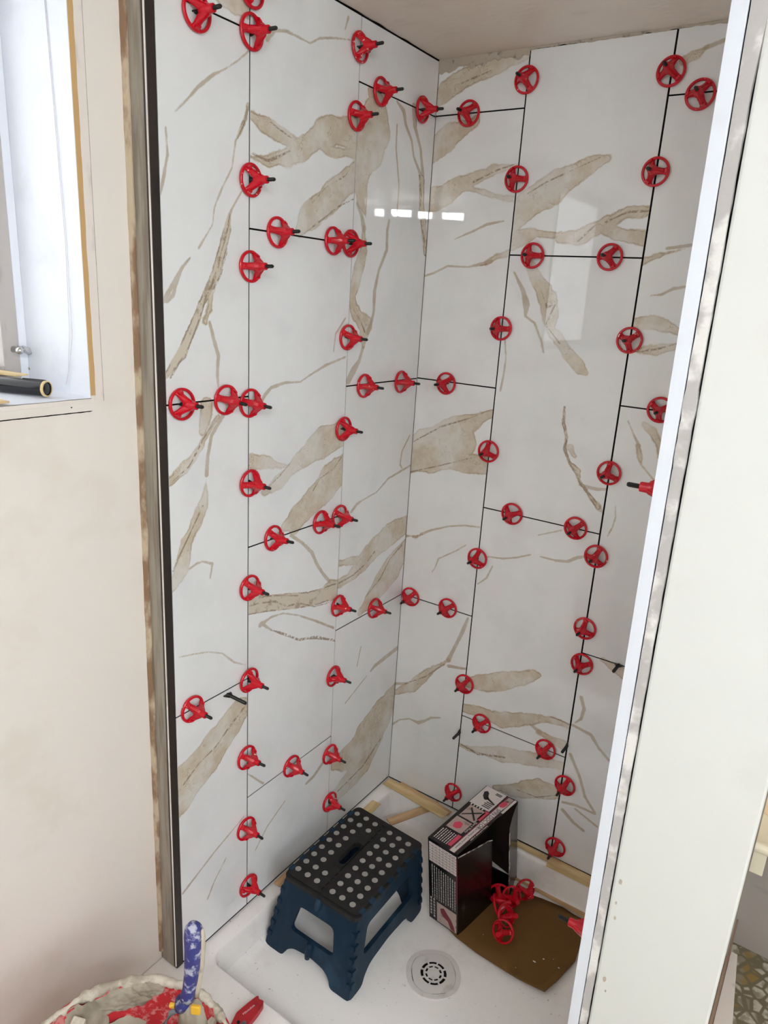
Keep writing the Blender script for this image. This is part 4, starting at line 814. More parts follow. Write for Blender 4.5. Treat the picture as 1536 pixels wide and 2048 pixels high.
# ================================================================== LEVELLING CLIPS
def wheel_mesh():
    mb = MB(); n = 40
    ring = [(.0232, .0008), (.0275, .0), (.0283, .0012), (.0283, .0040), (.0272, .0052), (.0240, .0056), (.0230, .0040), (.0232, .0008)]
    mb.lathe(ring, n, cap0=False, cap1=False)
    mb.lathe([(.0098, .0150), (.0100, .0235), (.0082, .0290), (.0066, .0318), (.0064, .0398), (.0056, .0408), (.0034, .0408)], 18)
    for k in range(3):
        A = Matrix.Rotation(2 * PI * k / 3, 4, 'Z')
        prof = [(.0045, .0066, .0160, .0315), (.0085, .0070, .0130, .0285), (.0130, .0062, .0085, .0215), (.0180, .0060, .0045, .0140), (.0220, .0078, .0018, .0078), (.0252, .0102, .0012, .0056)]
        vs = []
        for r, hw, zb, zt in prof:
            vs += [(r, -hw, zb), (r, -hw * .85, (zb * .45 + zt * .55)), (r, -hw * .35, zt), (r, hw * .35, zt), (r, hw * .85, (zb * .45 + zt * .55)), (r, hw, zb)]
        fs = []
        for i in range(len(prof) - 1):
            for j in range(6): fs.append((6 * i + j, 6 * i + (j + 1) % 6, 6 * i + 6 + (j + 1) % 6, 6 * i + 6 + j))
        fs += [tuple(range(6)), tuple(range(35, 29, -1))]
        mb.add(vs, fs, A)
        # standing grip tab at the outer end of the spoke
        mb.add([(.0205, -.0052, .004), (.0205, .0052, .004), (.0262, .0052, .004), (.0262, -.0052, .004), (.0205, -.0040, .0125), (.0205, .0040, .0125), (.0240, .0036, .0118), (.0240, -.0036, .0118)],
               [(0, 3, 2, 1), (4, 5, 6, 7), (0, 1, 5, 4), (1, 2, 6, 5), (2, 3, 7, 6), (3, 0, 4, 7)], A)
        mb.add([(.008, -.0008, .026), (.008, .0008, .026), (.021, .0008, .008), (.021, -.0008, .008), (.008, -.0008, .0310), (.008, .0008, .0310), (.021, .0008, .0125), (.021, -.0008, .0125)],
               [(0, 3, 2, 1), (4, 5, 6, 7), (0, 1, 5, 4), (1, 2, 6, 5), (2, 3, 7, 6), (3, 0, 4, 7)], A)
    o = mb.build('wheel', M['red'])
    me = o.data; bpy.data.objects.remove(o)
    for p in me.polygons: p.use_smooth = True
    me.set_sharp_from_angle(angle=math.radians(38))
    return me
def stem_mesh(L=.0575, r=.0034):
    prof = [(.0030, .0)]
    z = .002
    while z < L - .002: prof += [(r - .0005, z), (r, z + .0007)]; z += .0015
    prof += [(r - .0004, L - .0018), (r - .0012, L)]
    o = MB().lathe(prof, 10).build('threaded_stem', M['black']); me = o.data; bpy.data.objects.remove(o); return me
def foot_mesh():
    o = MB().add([(-.0062, -.0011, -.006), (.0062, -.0011, -.006), (.0062, .0011, -.006), (-.0062, .0011, -.006), (-.0062, -.0010, .0015), (.0062, -.0010, .0015), (.0062, .0010, .0015), (-.0062, .0010, .0015),
                 (-.0024, -.0020, .0115), (.0024, -.0020, .0115), (.0024, .0020, .0115), (-.0024, .0020, .0115)],
                [(0, 3, 2, 1), (0, 1, 5, 4), (1, 2, 6, 5), (2, 3, 7, 6), (3, 0, 4, 7), (4, 5, 9, 8), (5, 6, 10, 9), (6, 7, 11, 10), (7, 4, 8, 11), (8, 9, 10, 11)]).build('joint_foot', M['black'])
    me = o.data; bpy.data.objects.remove(o); return me
WHEEL, STEM, FOOT = wheel_mesh(), stem_mesh(), foot_mesh()
AX = {'L': Matrix.Rotation(PI / 2, 3, 'Y'), 'B': Matrix.Rotation(PI / 2, 3, 'X'), 'R': Matrix.Rotation(-PI / 2, 3, 'Y')}
clip0 = None
GRP = {'L': 'red levelling wheels on the side wall', 'B': 'red levelling wheels on the back wall', 'R': 'red levelling wheels on the hidden partition face'}
VJ = {'L': (-.6142, -.3051), 'B': (.2266, .5314), 'R': (-.725,)}
def place_clip(wall, a, z, spin, label, tilt=(0, 0)):
    global clip0
    near = min(abs(a - j) for j in VJ[wall]) < .006 and not label.endswith('neighbour')
    loc = {'L': (.0012, a, z), 'B': (a, -.0012, z), 'R': (lean(.8046, z), a, z)}[wall]
    if near:
        a = min(VJ[wall], key=lambda j: abs(j - a)); loc = {'L': (.0012, a, z), 'B': (a, -.0012, z), 'R': (lean(.8046, z), a, z)}[wall]
    if clip0 is None:
        r = empty('levelling_clip'); 
        parts = [bpy.data.objects.new('wheel', WHEEL), bpy.data.objects.new('threaded_stem', STEM), bpy.data.objects.new('joint_foot', FOOT)]
        for p in parts: COL.objects.link(p); p.parent = r
        clip0 = (r, parts)
    else:
        r = clip0[0].copy(); COL.objects.link(r); parts = []
        for p in clip0[1]:
            c = p.copy(); COL.objects.link(c); c.parent = r; parts.append(c)
    tiltM = Euler((math.radians(tilt[0]), math.radians(tilt[1]), 0)).to_matrix()
    r.location = loc; r.rotation_euler = (AX[wall] @ tiltM).to_euler()
    parts[0].rotation_euler = (0, 0, math.radians(spin))
    parts[0].location = (0, 0, random.uniform(.0002, .0014))
    # the foot plate lies along the joint: local x is vertical on L and R, local y is vertical on B
    vert = near
    ang = {'L': 0, 'B': 90, 'R': 0}[wall] + (0 if vert else 90)
    parts[2].rotation_euler = (0, 0, math.radians(ang))
    tag(r, label, 'clip', GRP[wall]); return r
for (wall, a, z, spin, label) in CLIPS:
    place_clip(wall, a, z, spin, label, (random.uniform(-2.5, 2.5), random.uniform(-2.5, 2.5)))
place_clip('R', -.714, 1.343, 20, 'red wheel clip poking out from behind the partition edge, upper one')
place_clip('R', -.738, .682, 60, 'red wheel clip poking out from behind the partition edge, lower one')
# stems left in the joints without a wheel
def bare(wall, a, z, L, lean, label, col='black'):
    loc = {'L': (.0008, a, z), 'B': (a, -.0008, z)}[wall]
    r = empty('clip_stem', loc, (AX[wall] @ Euler((math.radians(lean[0]), math.radians(lean[1]), 0)).to_matrix()).to_euler(), label=label, cat='clip stem', group='bare black clip stems')
    s = bpy.data.objects.new('threaded_stem', STEM); COL.objects.link(s); s.parent = r; s.scale = (1.15, 1.15, L / .0575)
    f = bpy.data.objects.new('joint_foot', FOOT); COL.objects.link(f); f.parent = r; f.scale = (1.7, 1.1, 1)
    f.rotation_euler = (0, 0, lean[2])
    return r
bare('L', -.6755, .729, .055, (0, 0, PI / 2), 'bare black clip stem without wheel on the side wall near the painted wall')
bare('B', .2266, .379, .040, (0, 0, PI / 2), 'bare black clip stem low in the back wall joint above the box')
bare('B', .5314, .470, .036, (0, 0, PI / 2), 'bare black clip stem where the back wall joints cross above the shims')
bare('B', .6240, .738, .045, (0, 0, 0), 'bare black clip stem in the back wall cross joint next to the partition')
bare('B', .660, .198, .045, (0, 0, 0), 'bare black clip stem at the foot of the back wall, tip beside the partition')

# ================================================================== FOLDING STOOL
ZT = .240
st = empty('step_stool', (.18, -.44, .0305), label='blue folding step stool with black top and grey dots', cat='stool')
O = Vector(st.location)
top4 = [Vector((.088, -.577, ZT)), Vector((.298, -.577, ZT)), Vector((.296, -.300, ZT)), Vector((.086, -.290, ZT))]   # front-left, front-right, back-right, back-left
bot4 = [Vector((.052, -.606, .0305)), Vector((.308, -.606, .0305)), Vector((.306, -.292, .0305)), Vector((.056, -.290, .0305))]
def panel(tl, tr_, br_, bl, outline, window, t=.011):
    nrm = (tr_ - tl).cross(bl - tl).normalized()
    def fn(u, v_, w_):
        p = (tl * (1 - u) + tr_ * u) * (1 - v_) + (bl * (1 - u) + br_ * u) * v_
        return p + nrm * w_ - O
    return MB().plate(outline, [window], t, fn), fn, nrm
drop = Vector((0, 0, -.012))
T4 = [p + drop for p in top4]
def outline(fw, cross):
    pts = [(0, 0), (1, 0), (1, 1), (1 - fw, 1), (1 - fw - .02, .90), (1 - fw - .09, cross + .02), (.5, cross - .015), (fw + .09, cross + .02), (fw + .02, .90), (fw, 1), (0, 1)]
    return round_poly(pts, .05, 3)
short_w = round_poly([(.27, .24), (.73, .24), (.77, .60), (.23, .60)], .07, 4)
long_w = round_poly([(.17, .20), (.83, .20), (.86, .58), (.14, .58)], .06, 4)
for nm, a, b, ol, wd in (('front_panel', 0, 1, outline(.22, .80), short_w), ('side_panel', 1, 2, outline(.16, .78), long_w), ('rear_panel', 2, 3, outline(.22, .80), short_w), ('side_panel', 3, 0, outline(.16, .78), long_w)):
    mb, fn, nrm = panel(T4[a], T4[b], bot4[b], bot4[a], ol, wd)
    p = mb.build(nm, M['blue'], st, bevel=.0012)
    # interlocking knuckles down the two upright edges
    for u in (.022, .978):
        for k in range(5):
            v0 = .14 + k * .16
            kb = MB(); q = [fn(u + du, v0 + dv, w_) for w_ in (-.0035, .0) for du, dv in ((-.022, 0), (.022, 0), (.022, .065), (-.022, .065))]
            kb.hexa(q[:4], q[4:]).build('hinge_knuckle', M['blue'], p, bevel=.0008)
    if nm != 'side_panel':
        for v0, L_ in ((-.02, .16), (.60, .20)):
            pts = [fn(.5, v0 + L_ * i / 3, -.004) for i in range(4)]
            MB().tube(pts, [.007, .0085, .0085, .006], 12).build('hinge_barrel', M['blue'], p, True)
    else:
        for sgn in (0,): pass
# top: blue rim with black mat halves
def tq(u, v_): return (top4[0] * (1 - u) + top4[1] * u) * (1 - v_) + (top4[3] * (1 - u) + top4[2] * u) * v_
rim = round_poly([(-.015, -.02), (1.015, -.02), (1.015, 1.02), (-.015, 1.02)], .08, 6)
su, sv = .385, .5
slot_c = (.40, .50)
slot = [(u, v_) for u, v_ in round_poly([(.345, .355), (.455, .355), (.455, .645), (.345, .645)], .055, 5)]
MB().plate(rim, [slot], .011, lambda u, v_, w_: tq(u, v_) + Vector((0, 0, -.0125 + w_)) - O).build('rim', M['mat_black'], st, bevel=.002)
for (u0, u1) in ((.015, .462), (.478, .985)):
    inn = round_poly([(u0, .01), (u1, .01), (u1, .99), (u0, .99)], .05, 4)
    if u0 < .3:
        MB().plate(inn, [slot], .0024, lambda u, v_, w_: tq(u, v_) + Vector((0, 0, -.0016 + w_)) - O).build('top_mat', M['mat_black'], st, bevel=.0005)
    else:
        MB().plate(inn, [], .0024, lambda u, v_, w_: tq(u, v_) + Vector((0, 0, -.0016 + w_)) - O).build('top_mat', M['mat_black'], st, bevel=.0005)
# raised lip around the carrying slot and zig-zag fold seam
lip = round_poly([(.315, .31), (.462, .31), (.462, .69), (.315, .69)], .05, 4)
MB().plate(lip, [slot], .0014, lambda u, v_, w_: tq(u, v_) + Vector((0, 0, .0007 + w_)) - O).build('slot_lip', M['mat_black'], st, bevel=.0004)
for v_ in (.03, .09, .15, .21, .27, .73, .79, .85, .91, .97):
    q = [tq(.44, v_ - .01), tq(.50, v_ - .01), tq(.50, v_ + .012), tq(.44, v_ + .012)]
    MB().hexa([p + Vector((0, 0, -.001)) - O for p in q], [p + Vector((0, 0, .0014)) - O for p in q]).build('seam_tooth', M['mat_black'], st, bevel=.0005)
dot_me = None
for (x, y) in STOOL_DOTS:
    if dot_me is None:
        d_ = MB().lathe([(.0072, .0), (.0072, .0010), (.0064, .0016)], 20).build('dot', M['dot'], st); dot_me = d_.data
    else:
        d_ = bpy.data.objects.new('dot', dot_me); COL.objects.link(d_); d_.parent = st
    d_.location = Vector((x, y, ZT + .0007)) - O
for side in (0, 1):
    for k in range(7):
        v0 = .05 + k * .135
        q = [tq(u, v_) for u, v_ in (((-.02, v0), (.035, v0), (.035, v0 + .06), (-.02, v0 + .06)) if side == 0 else ((.965, v0), (1.022, v0), (1.022, v0 + .06), (.965, v0 + .06)))]
        MB().hexa([p + Vector((0, 0, -.010)) - O for p in q], [p + Vector((0, 0, .0016)) - O for p in q]).build('edge_tab', M['blue'], st, bevel=.001)

# ================================================================== BOX OF WHEELS
Bb = [Vector((.3340, -.2970, .0352)), Vector((.4208, -.3050, .0352)), Vector((.4627, -.0440, .0352)), Vector((.3750, -.0360, .0352))]
Bt = [Vector((.3164, -.3121, .2830)), Vector((.4030, -.3191, .2830)), Vector((.4393, -.0502, .2830)), Vector((.3434, -.0440, .2830))]
bx = empty('cardboard_box', tuple(sum(Bb, Vector()) / 4), label='tall black printed cardboard box torn open on one side', cat='box')
BO = Vector(bx.location)
def bil(a, b, c, d, lift):
    n_ = (b - a).cross(d - a).normalized()
    return lambda u, v_, w_: (a * (1 - u) + b * u) * (1 - v_) + (d * (1 - u) + c * u) * v_ + n_ * (w_ + lift) - BO
def side_plate(name, fn, u0, u1, v0, v1, mat, t=.0012, par=bx, poly=None):
    return MB().plate(poly or [(u0, v0), (u1, v0), (u1, v1), (u0, v1)], [], t, fn).build(name, mat, par)
narrow = bil(Bt[0], Bt[1], Bb[1], Bb[0], 0)       # u left->right, v top->bottom, w inwards
topf = bil(Bt[0], Bt[3], Bt[2], Bt[1], 0)         # u front->back, v left->right
openf = bil(Bt[1], Bt[2], Bb[2], Bb[1], 0)        # u front->back, v top->bottom
sgn = lambda f, q: 1 if (f(.5, .5, .01) + BO - (sum(Bt, Vector()) + sum(Bb, Vector())) / 8).length < (f(.5, .5, 0) + BO - (sum(Bt, Vector()) + sum(Bb, Vector())) / 8).length else -1
fns = {}
for nm, f_ in (('n', narrow), ('t', topf), ('o', openf)):
    s_ = sgn(f_, 0); fns[nm] = (lambda f_, s_: (lambda u, v_, w_: f_(u, v_, w_ * s_)))(f_, s_)
narrow, topf, openf = fns['n'], fns['t'], fns['o']   # +w goes into the box, -w outwards
side_plate('front_card', narrow, 0, 1, 0, 1, M['box_black'])
side_plate('top_card', topf, 0, 1, 0, 1, M['box_black'], poly=[(0, 0), (1, 0), (1, 1), (.93, 1.0), (.86, .985), (.72, 1.0), (.66, .96), (.5, .985), (0, 1)])
backf = bil(Bt[2], Bt[3], Bb[3], Bb[2], 0); leftf = bil(Bt[3], Bt[0], Bb[0], Bb[3], 0); botf = bil(Bb[0], Bb[1], Bb[2], Bb[3], 0)
for nm, f_ in (('back_card', backf), ('left_card', leftf), ('bottom_card', botf)):
    s_ = sgn(f_, 0); side_plate(nm, (lambda f_, s_: (lambda u, v_, w_: f_(u, v_, w_ * s_)))(f_, s_), 0, 1, 0, 1, M['box_black'])
side_plate('inner_card', (lambda u, v_, w_: narrow(u, v_, w_ + .0016)), .02, .98, .01, .99, M['box_in'], .0004)
s_ = sgn(leftf, 0); side_plate('inner_card', (lambda u, v_, w_: leftf(u, v_, (w_ + .0016) * s_)), .01, .99, .01, .99, M['box_in'], .0004)
s2 = sgn(backf, 0); side_plate('inner_card', (lambda u, v_, w_: backf(u, v_, (w_ + .0016) * s2)), .01, .99, .01, .99, M['box_in'], .0004)
# opened side: left panel, right flap with torn white edge
side_plate('open_panel', openf, 0, 1, 0, 1, M['box_black'], poly=[(0, .035), (.12, .07), (.30, .12), (.48, .165), (.55, .20), (.555, .6), (.54, .8), (.56, 1), (0, 1)])
MB().plate([(.0, .030), (.12, .064), (.30, .114), (.48, .158), (.55, .192), (.552, .203), (.48, .168), (.30, .124), (.12, .075), (0, .041)], [], .0010, lambda u, v_, w_: openf(u, v_, -.0012 + w_)).build('torn_lip', M['torn_white'], bx)
def flapf(u, v_, w_): return openf(u, v_, w_ - max(0, (1 - u)) * .085)
side_plate('flap', flapf, 0, 1, 0, 1, M['box_black'], poly=[(.70, .10), (.80, .04), (.90, .02), (1, .02), (1, .93), (.9, .97), (.74, 1.0), (.70, .9), (.69, .5)])
MB().plate([(.695, .16), (.72, .16), (.725, .3), (.715, .42), (.735, .56), (.745, .75), (.735, .9), (.715, .98), (.695, .9), (.70, .6), (.69, .4)], [], .0006, lambda u, v_, w_: flapf(u, v_, -.0008 + w_)).build('torn_lip', M['torn_white'], bx)
# print on the top
def prn(name, f_, mat, rects, lift=.0002):
    mb = MB()
    for r in rects:
        poly = r if len(r) > 4 or isinstance(r[0], tuple) else [(r[0], r[2]), (r[1], r[2]), (r[1], r[3]), (r[0], r[3])]
        mb.plate(poly, [], .0002, lambda u, v_, w_: f_(u, v_, -lift - w_))
    return mb.build(name, mat, bx)
prn('printed_band', topf, M['print_maroon'], [(.0, .995, .70, .735), (.0, .72, .885, .905), (.80, .93, .72, .90)])
prn('printed_band', topf, M['print_white'], [(.0, .93, .735, .885), (.67, .995, .02, .66), (.74, .99, .915, .985)], .0004)
for q_ in [(.235, .42, .10, .60), (.44, .64, .12, .62), (.80, .985, .74, .90)]: prn('printed_photo', topf, M['print_grey'], [q_], .0004)
for q_ in [(.045, .215, .56, .68), (.50, .66, .58, .69)]: prn('printed_tab', topf, M['print_pink'], [q_], .0004)
prn('printed_badge', topf, M['print_pink'], [[(.82, .70), (.89, .72), (.92, .80), (.88, .88), (.82, .86), (.80, .78)]], .0006)
prn('printed_picture', topf, M['print_pink'], [[(.27, .25), (.33, .2), (.37, .3), (.36, .42), (.30, .46), (.27, .38)]], .0006)
prn('printed_divider', topf, M['print_black'], [(.425, .435, .10, .62)], .0006)
prn('printed_cross', topf, M['print_black'], [[(.46, .15), (.48, .15), (.62, .55), (.60, .57)], [(.60, .2), (.62, .22), (.48, .58), (.46, .56)]], .0006)
prn('printed_tool', topf, M['print_black'], [[(.84, .16), (.90, .10), (.93, .16), (.91, .24), (.86, .30), (.84, .36), (.80, .33), (.80, .26)], [(.82, .30), (.845, .32), (.80, .62), (.785, .61)]], .0006)
rr = random.Random(11); lines = []
for k in range(7):
    v_ = .10 + k * .068; x = .04
    while x < .2: l_ = rr.uniform(.012, .04); lines.append((x, min(x + l_ * .7, .21), v_, v_ + .026)); x += l_ * .7 + .007
for k in range(6):
    v_ = .08 + k * .08; x = .50 + .0; 
    x = .655
# second block sits between the photos and the white panel, set across the face
lines2 = []
for k in range(6):
    u_ = .655 - 0 * k
prn('printed_text', topf, M['print_white'], lines, .0004)
lines = []
for k in range(5):
    v_ = .10 + k * .09; x = .645
    while x < .665: lines.append((x, x + .02, v_, v_ + .04)); x += .03
prn('printed_text', topf, M['print_white'], lines, .0006)
prn('printed_text', topf, M['print_black'], [(.70 + .025 * k, .712 + .025 * k, .36 + .02 * (k % 2), .60) for k in range(4)] + [(.93 + .02 * k, .942 + .02 * k, .40, .58) for k in range(2)], .0006)
# lettering along the band
U = (Bt[2] - Bt[1]).normalized(); Vd = (Bt[1] - Bt[0]).normalized(); Nn = Vector((0, 0, 1))
def band_text(body, u, v_, size, name, mat, sx=1.0, lift=.0008, flip=False):
    p = topf(u, v_, -lift)
    ex = -U; ey = Nn.cross(ex).normalized()
    Mx = Matrix.Translation(p) @ Matrix(((ex.x, ey.x, 0, 0), (ex.y, ey.y, 0, 0), (ex.z, ey.z, 1, 0), (0, 0, 0, 1))) @ Matrix.Scale(sx, 4, (1, 0, 0))
    return text_mesh(body, size, Mx, name, mat, bx, .0001)
band_text('SPIN DOCTOR', .585, .81, .0165, 'lettering', M['print_black'], .92)
band_text('Tile Leveling Control System', .235, .81, .0088, 'lettering', M['print_black'], .95)
band_text('How it Works', .37, .655, .0095, 'lettering', M['print_white'], .9)
band_text('Nothing works faster or easier', .36, .945, .0062, 'lettering', M['print_white'], .95)
# print on the narrow face
prn('printed_table', narrow, M['print_white'], [(.04, .96, .035, .27)], .0003)
prn('printed_table_rule', narrow, M['print_black'], [(.04, .96, .035 + .033 * k, .039 + .033 * k) for k in range(1, 8)] + [(.04 + .115 * k, .05 + .115 * k, .035, .27) for k in range(1, 8)], .0006)
prn('printed_table_cell', narrow, M['print_grey'], [(.07 + .115 * (k % 8), .12 + .115 * (k % 8), .048 + .033 * (k // 8), .058 + .033 * (k // 8)) for k in range(56)], .0006)
prn('printed_tab', narrow, M['print_maroon'], [(.955, .995, .06, .62)], .0003)
tl = []
for k in range(11):
    u_ = .12 + k * .078; v_ = .30 + .004 * k
    while v_ < .70 - (.0 if k > 3 else 0): l_ = rr.uniform(.02, .06); tl.append((u_, u_ + .026, v_, min(v_ + l_ * .6, .71))); v_ += l_ * .6 + .008
for k in range(2):
    u_ = .05 + k * .11; v_ = .72
    while v_ < .95: l_ = rr.uniform(.03, .05); tl.append((u_, u_ + .055, v_, v_ + l_ * .6)); v_ += l_ * .6 + .012
prn('printed_text', narrow, M['print_dim'], tl, .0004)
prn('printed_photo', narrow, M['print_grey'], [(.28, .96, .74, .985)], .0004)
prn('printed_picture', narrow, M['print_maroon'], [[(.40, .80), (.52, .77), (.66, .82), (.78, .86), (.88, .93), (.90, .98), (.76, .975), (.66, .90), (.50, .88), (.42, .85)]], .0006)
# loose wheels spilled at the opening
pile = [((.4530, -.148, .052), (80, 20, 30)), ((.4840, -.136, .046), (35, 60, 0)), ((.5040, -.092, .056), (70, -30, 60)), ((.4660, -.186, .050), (60, 30, 100)),
        ((.4970, -.198, .044), (25, 50, 20)), ((.5150, -.246, .047), (60, -20, 10))]
pw = ['loose red wheel against the front panel of the box', 'loose red wheel in the middle of the heap at the box opening', 'loose red wheel standing farthest back beside the box flap',
      'loose red wheel leaning at the lower edge of the box', 'loose red wheel behind the frontmost one of the heap', 'loose red wheel lying apart, frontmost on the cardboard']
for (loc, rot), lb in zip(pile, pw):
    o = bpy.data.objects.new('loose_wheel', WHEEL); COL.objects.link(o); o.location = loc; o.rotation_euler = [math.radians(a) for a in rot]
    Mx = o.rotation_euler.to_matrix(); lo = min((Mx @ v_.co).z for v_ in WHEEL.vertices); o.location.z = .0375 - lo
    tag(o, lb, 'clip wheel', 'loose red wheels spilled from the box')

# cardboard sheet -----------------------------------------------------------------------------------
poly = [(.3900, -.300), (.4190, -.3110), (.4793, -.3200), (.5600, -.3230), (.6568, -.3225), (.6689, -.2795), (.685, -.1967), (.668, -.065), (.60, -.055), (.5450, -.062), (.49, -.075), (.44, -.085), (.40, -.09)]
def lift(x, y):
    d = max(0, (x - .60)) * 1.0 + max(0, -(y + .22)) * .6 - .03
    return max(0, d) * .14
sub = []
def sheet(a, b, c): return (a, b, .0312 + lift(a, b) + c)
mbc = MB(); n = 26
bm = bmesh.new(); vsb = [bm.verts.new((a, b, 0)) for a, b in poly]; fc = bm.faces.new(vsb)
bmesh.ops.triangulate(bm, faces=[fc]); bmesh.ops.subdivide_edges(bm, edges=bm.edges, cuts=5, use_grid_fill=True)
bmesh.ops.triangulate(bm, faces=bm.faces[:])
for v_ in bm.verts: v_.co.z = sheet(v_.co.x, v_.co.y, .0030)[2] + .0004 * noise.noise(Vector((v_.co.x * 40, v_.co.y * 40, 0)))
me = bpy.data.meshes.new('cardboard_sheet'); bm.to_mesh(me); bm.free()
cs = link_mesh('cardboard_sheet', me, M['cardboard'], smooth=True, label='flat brown cardboard sheet on the tray floor under the box', cat='cardboard')
so = cs.modifiers.new('thickness', 'SOLIDIFY'); so.thickness = .0028; so.offset = -1
for (x, y, s_, lb) in ((.62, -.235, .0035, 'long pale mortar flake near the open end of the brown cardboard'), (.605, -.255, .004, 'largest pale mortar flake on the brown cardboard'), (.640, -.222, .002, 'small pale mortar flake nearest the partition clip'), (.575, -.30, .0012, 'tiny pale flake at the front edge of the brown cardboard'), (.47, -.262, .001, 'tiny pale flake in front of the box on the cardboard'), (.66, -.24, .0025, 'pale flake at the partition edge of the brown cardboard')):
    z = sheet(x, y, .0032)[2]
    MB().plate([(x + s_ * math.cos(a) * rr.uniform(.6, 1.3), y + s_ * .5 * math.sin(a) * rr.uniform(.6, 1.3)) for a in [2 * PI * i / 7 for i in range(7)]], [], .0008, lambda a, b, c: (a, b, z + c)).build('mortar_crumb', M['white_bit'], None, label=lb, cat='crumb', group='pale mortar flakes on the brown cardboard')

# wood strips -----------------------------------------------------------------------------------------
def strip(p1, p2, w_, t, mat, label, grp='wooden shim strips in the shower'):
    p1, p2 = Vector(p1), Vector(p2); d = p2 - p1; L_ = d.length; x = d.normalized(); y = Vector((0, 0, 1)).cross(x).normalized(); z = x.cross(y)
    o = MB().hexa([(0, -w_ / 2, 0), (L_, -w_ / 2, 0), (L_, w_ / 2, 0), (0, w_ / 2, 0)], [(0, -w_ / 2, t), (L_, -w_ / 2, t * .6), (L_, w_ / 2, t * .6), (0, w_ / 2, t)]).build('wood_shim', mat, None, bevel=.0006)
    R_ = Matrix((x, y, z)).transposed(); o.rotation_euler = R_.to_euler(); o.location = p1
    tag(o, label, 'wood strip', grp); return o
strip((.012, -.030, .1265), (.232, -.048, .1265), .034, .004, M['wood'], 'pale wood strip from the corner along the back rim, uppermost')
strip((.048, -.012, .1220), (.235, -.030, .1220), .026, .004, M['wood2'], 'tan wood strip half hidden under the pale one in the corner')
strip((.112, -.165, .1174), (.187, -.006, .1174), .028, .004, M['wood2'], 'tan wood strip crossing under the others, its end on the back rim')
strip((.040, -.215, .1215), (.0375, -.118, .1190), .030, .004, M['wood'], 'short pale wood strip on the side rim behind the stool')
strip((.016, -.525, .1180), (.013, -.470, .1180), .022, .004, M['wood2'], 'tan wood chip on the side rim at the near end of the stool')
strip((.418, -.012, .1180), (.531, -.013, .1180), .020, .004, M['wood'], 'thin pale wood strip on the back rim right behind the box')
strip((.5360, -.022, .1180), (.700, -.022, .1185), .036, .008, M['wood'], 'thick pale wood strip on the back rim next to the partition')
strip((.440, -.040, .0365), (.690, -.052, .0385), .018, .003, M['wood2'], 'long tan wood strip on the tray floor along the cardboard edge')
MB().box(.105, .118, -.560, -.556, .0312, .034).build('wood_splinter', M['wood2'], None, label='small tan wood splinter on the tray floor inside the stool legs', cat='splinter')

# ================================================================== KNIFE
kp = [(.1880, -.8620), (.1898, -.8520), (.1805, -.8267), (.1847, -.7950), (.1886, -.7750), (.1925, -.7735), (.1960, -.7775), (.2010, -.7765), (.2067, -.7745), (.2119, -.7800), (.2154, -.8005), (.2178, -.8309), (.2165, -.8620)]
kn = empty('utility_knife', (.2, -.815, .1168), label='red folding utility knife lying on the tray threshold', cat='knife')
MB().plate(round_poly(kp, .004, 3), [], .013, lambda a, b, c: (a - .2, b + .815, .0004 + c)).build('handle', M['knife_red'], kn, bevel=.0016)
MB().lathe([(.0034, .0133), (.0034, .0146), (.0024, .0150)], 14, Matrix.Translation((-.0014, -.0241, 0))).build('pivot_screw', M['black'], kn)
MB().plate([(.2045, -.832), (.2100, -.8285), (.2140, -.832), (.2150, -.845), (.2060, -.845)], [], .002, lambda a, b, c: (a - .2, b + .815, .0128 + c)).build('blade_release', M['steel'], kn, bevel=.0005)
Mt = Matrix.Translation((-.0035, .0075, .01345)) @ Matrix.Rotation(math.radians(82), 4, 'Z')
text_mesh('Milwaukee', .0068, Mt, 'lettering', M['print_white'], kn, .00008)

# ================================================================== BUCKET AND TROWEL
BC = Vector((.3046, -1.1772, 0)); BR, BZ = .1646, .450
bk = empty('mortar_bucket', tuple(BC), label='large bucket crusted with grey mortar over red plastic, below the window', cat='bucket')
MB().lathe([(.128, .002), (.134, .10), (BR - .004, BZ - .02), (BR, BZ)], 72, cap1=False).build('outer_wall', M['bucket_out'], bk, True)
MB().lathe([(.120, .006), (.130, .10), (BR - .010, BZ - .02), (BR - .007, BZ)], 72, cap1=False).build('inner_wall', M['bucket'], bk, True)
MB().lathe([(BR - .007, BZ - .001), (BR - .004, BZ + .002), (BR + .002, BZ + .001), (BR + .003, BZ - .010)], 72, cap0=False, cap1=False).build('rim', M['bucket_out'], bk, True)
vs = []; fs = []; na, nb_ = 360, 12
for i in range(na):
    a = 2 * PI * i / na; thick = .0040 + .0036 * noise.noise(Vector((math.cos(a) * 4, math.sin(a) * 4, 3)))
    ex = .5 + .5 * math.cos(a - math.radians(115)); thick *= (.75 + .75 * ex)
    for j in range(nb_):
        b = 2 * PI * j / nb_; p = Vector((BR - .003 + thick * math.cos(b) * 1.05, 0, BZ + .001 + thick * math.sin(b) * .8 - (.006 if math.sin(b) < 0 else 0) * ex))
        q = Vector((p.x * math.cos(a), p.x * math.sin(a), p.z)); q += q.normalized() * .0
        nn_ = noise.noise(q * 110) * .0034 + noise.noise(q * 45) * .0026
        vs.append((q.x + math.cos(a) * math.cos(b) * nn_, q.y + math.sin(a) * math.cos(b) * nn_, q.z + math.sin(b) * nn_))
for i in range(na):
    for j in range(nb_): fs.append((i * nb_ + j, ((i + 1) % na) * nb_ + j, ((i + 1) % na) * nb_ + (j + 1) % nb_, i * nb_ + (j + 1) % nb_))
mesh_obj('mortar_crust', vs, fs, M['crust'], bk, True)
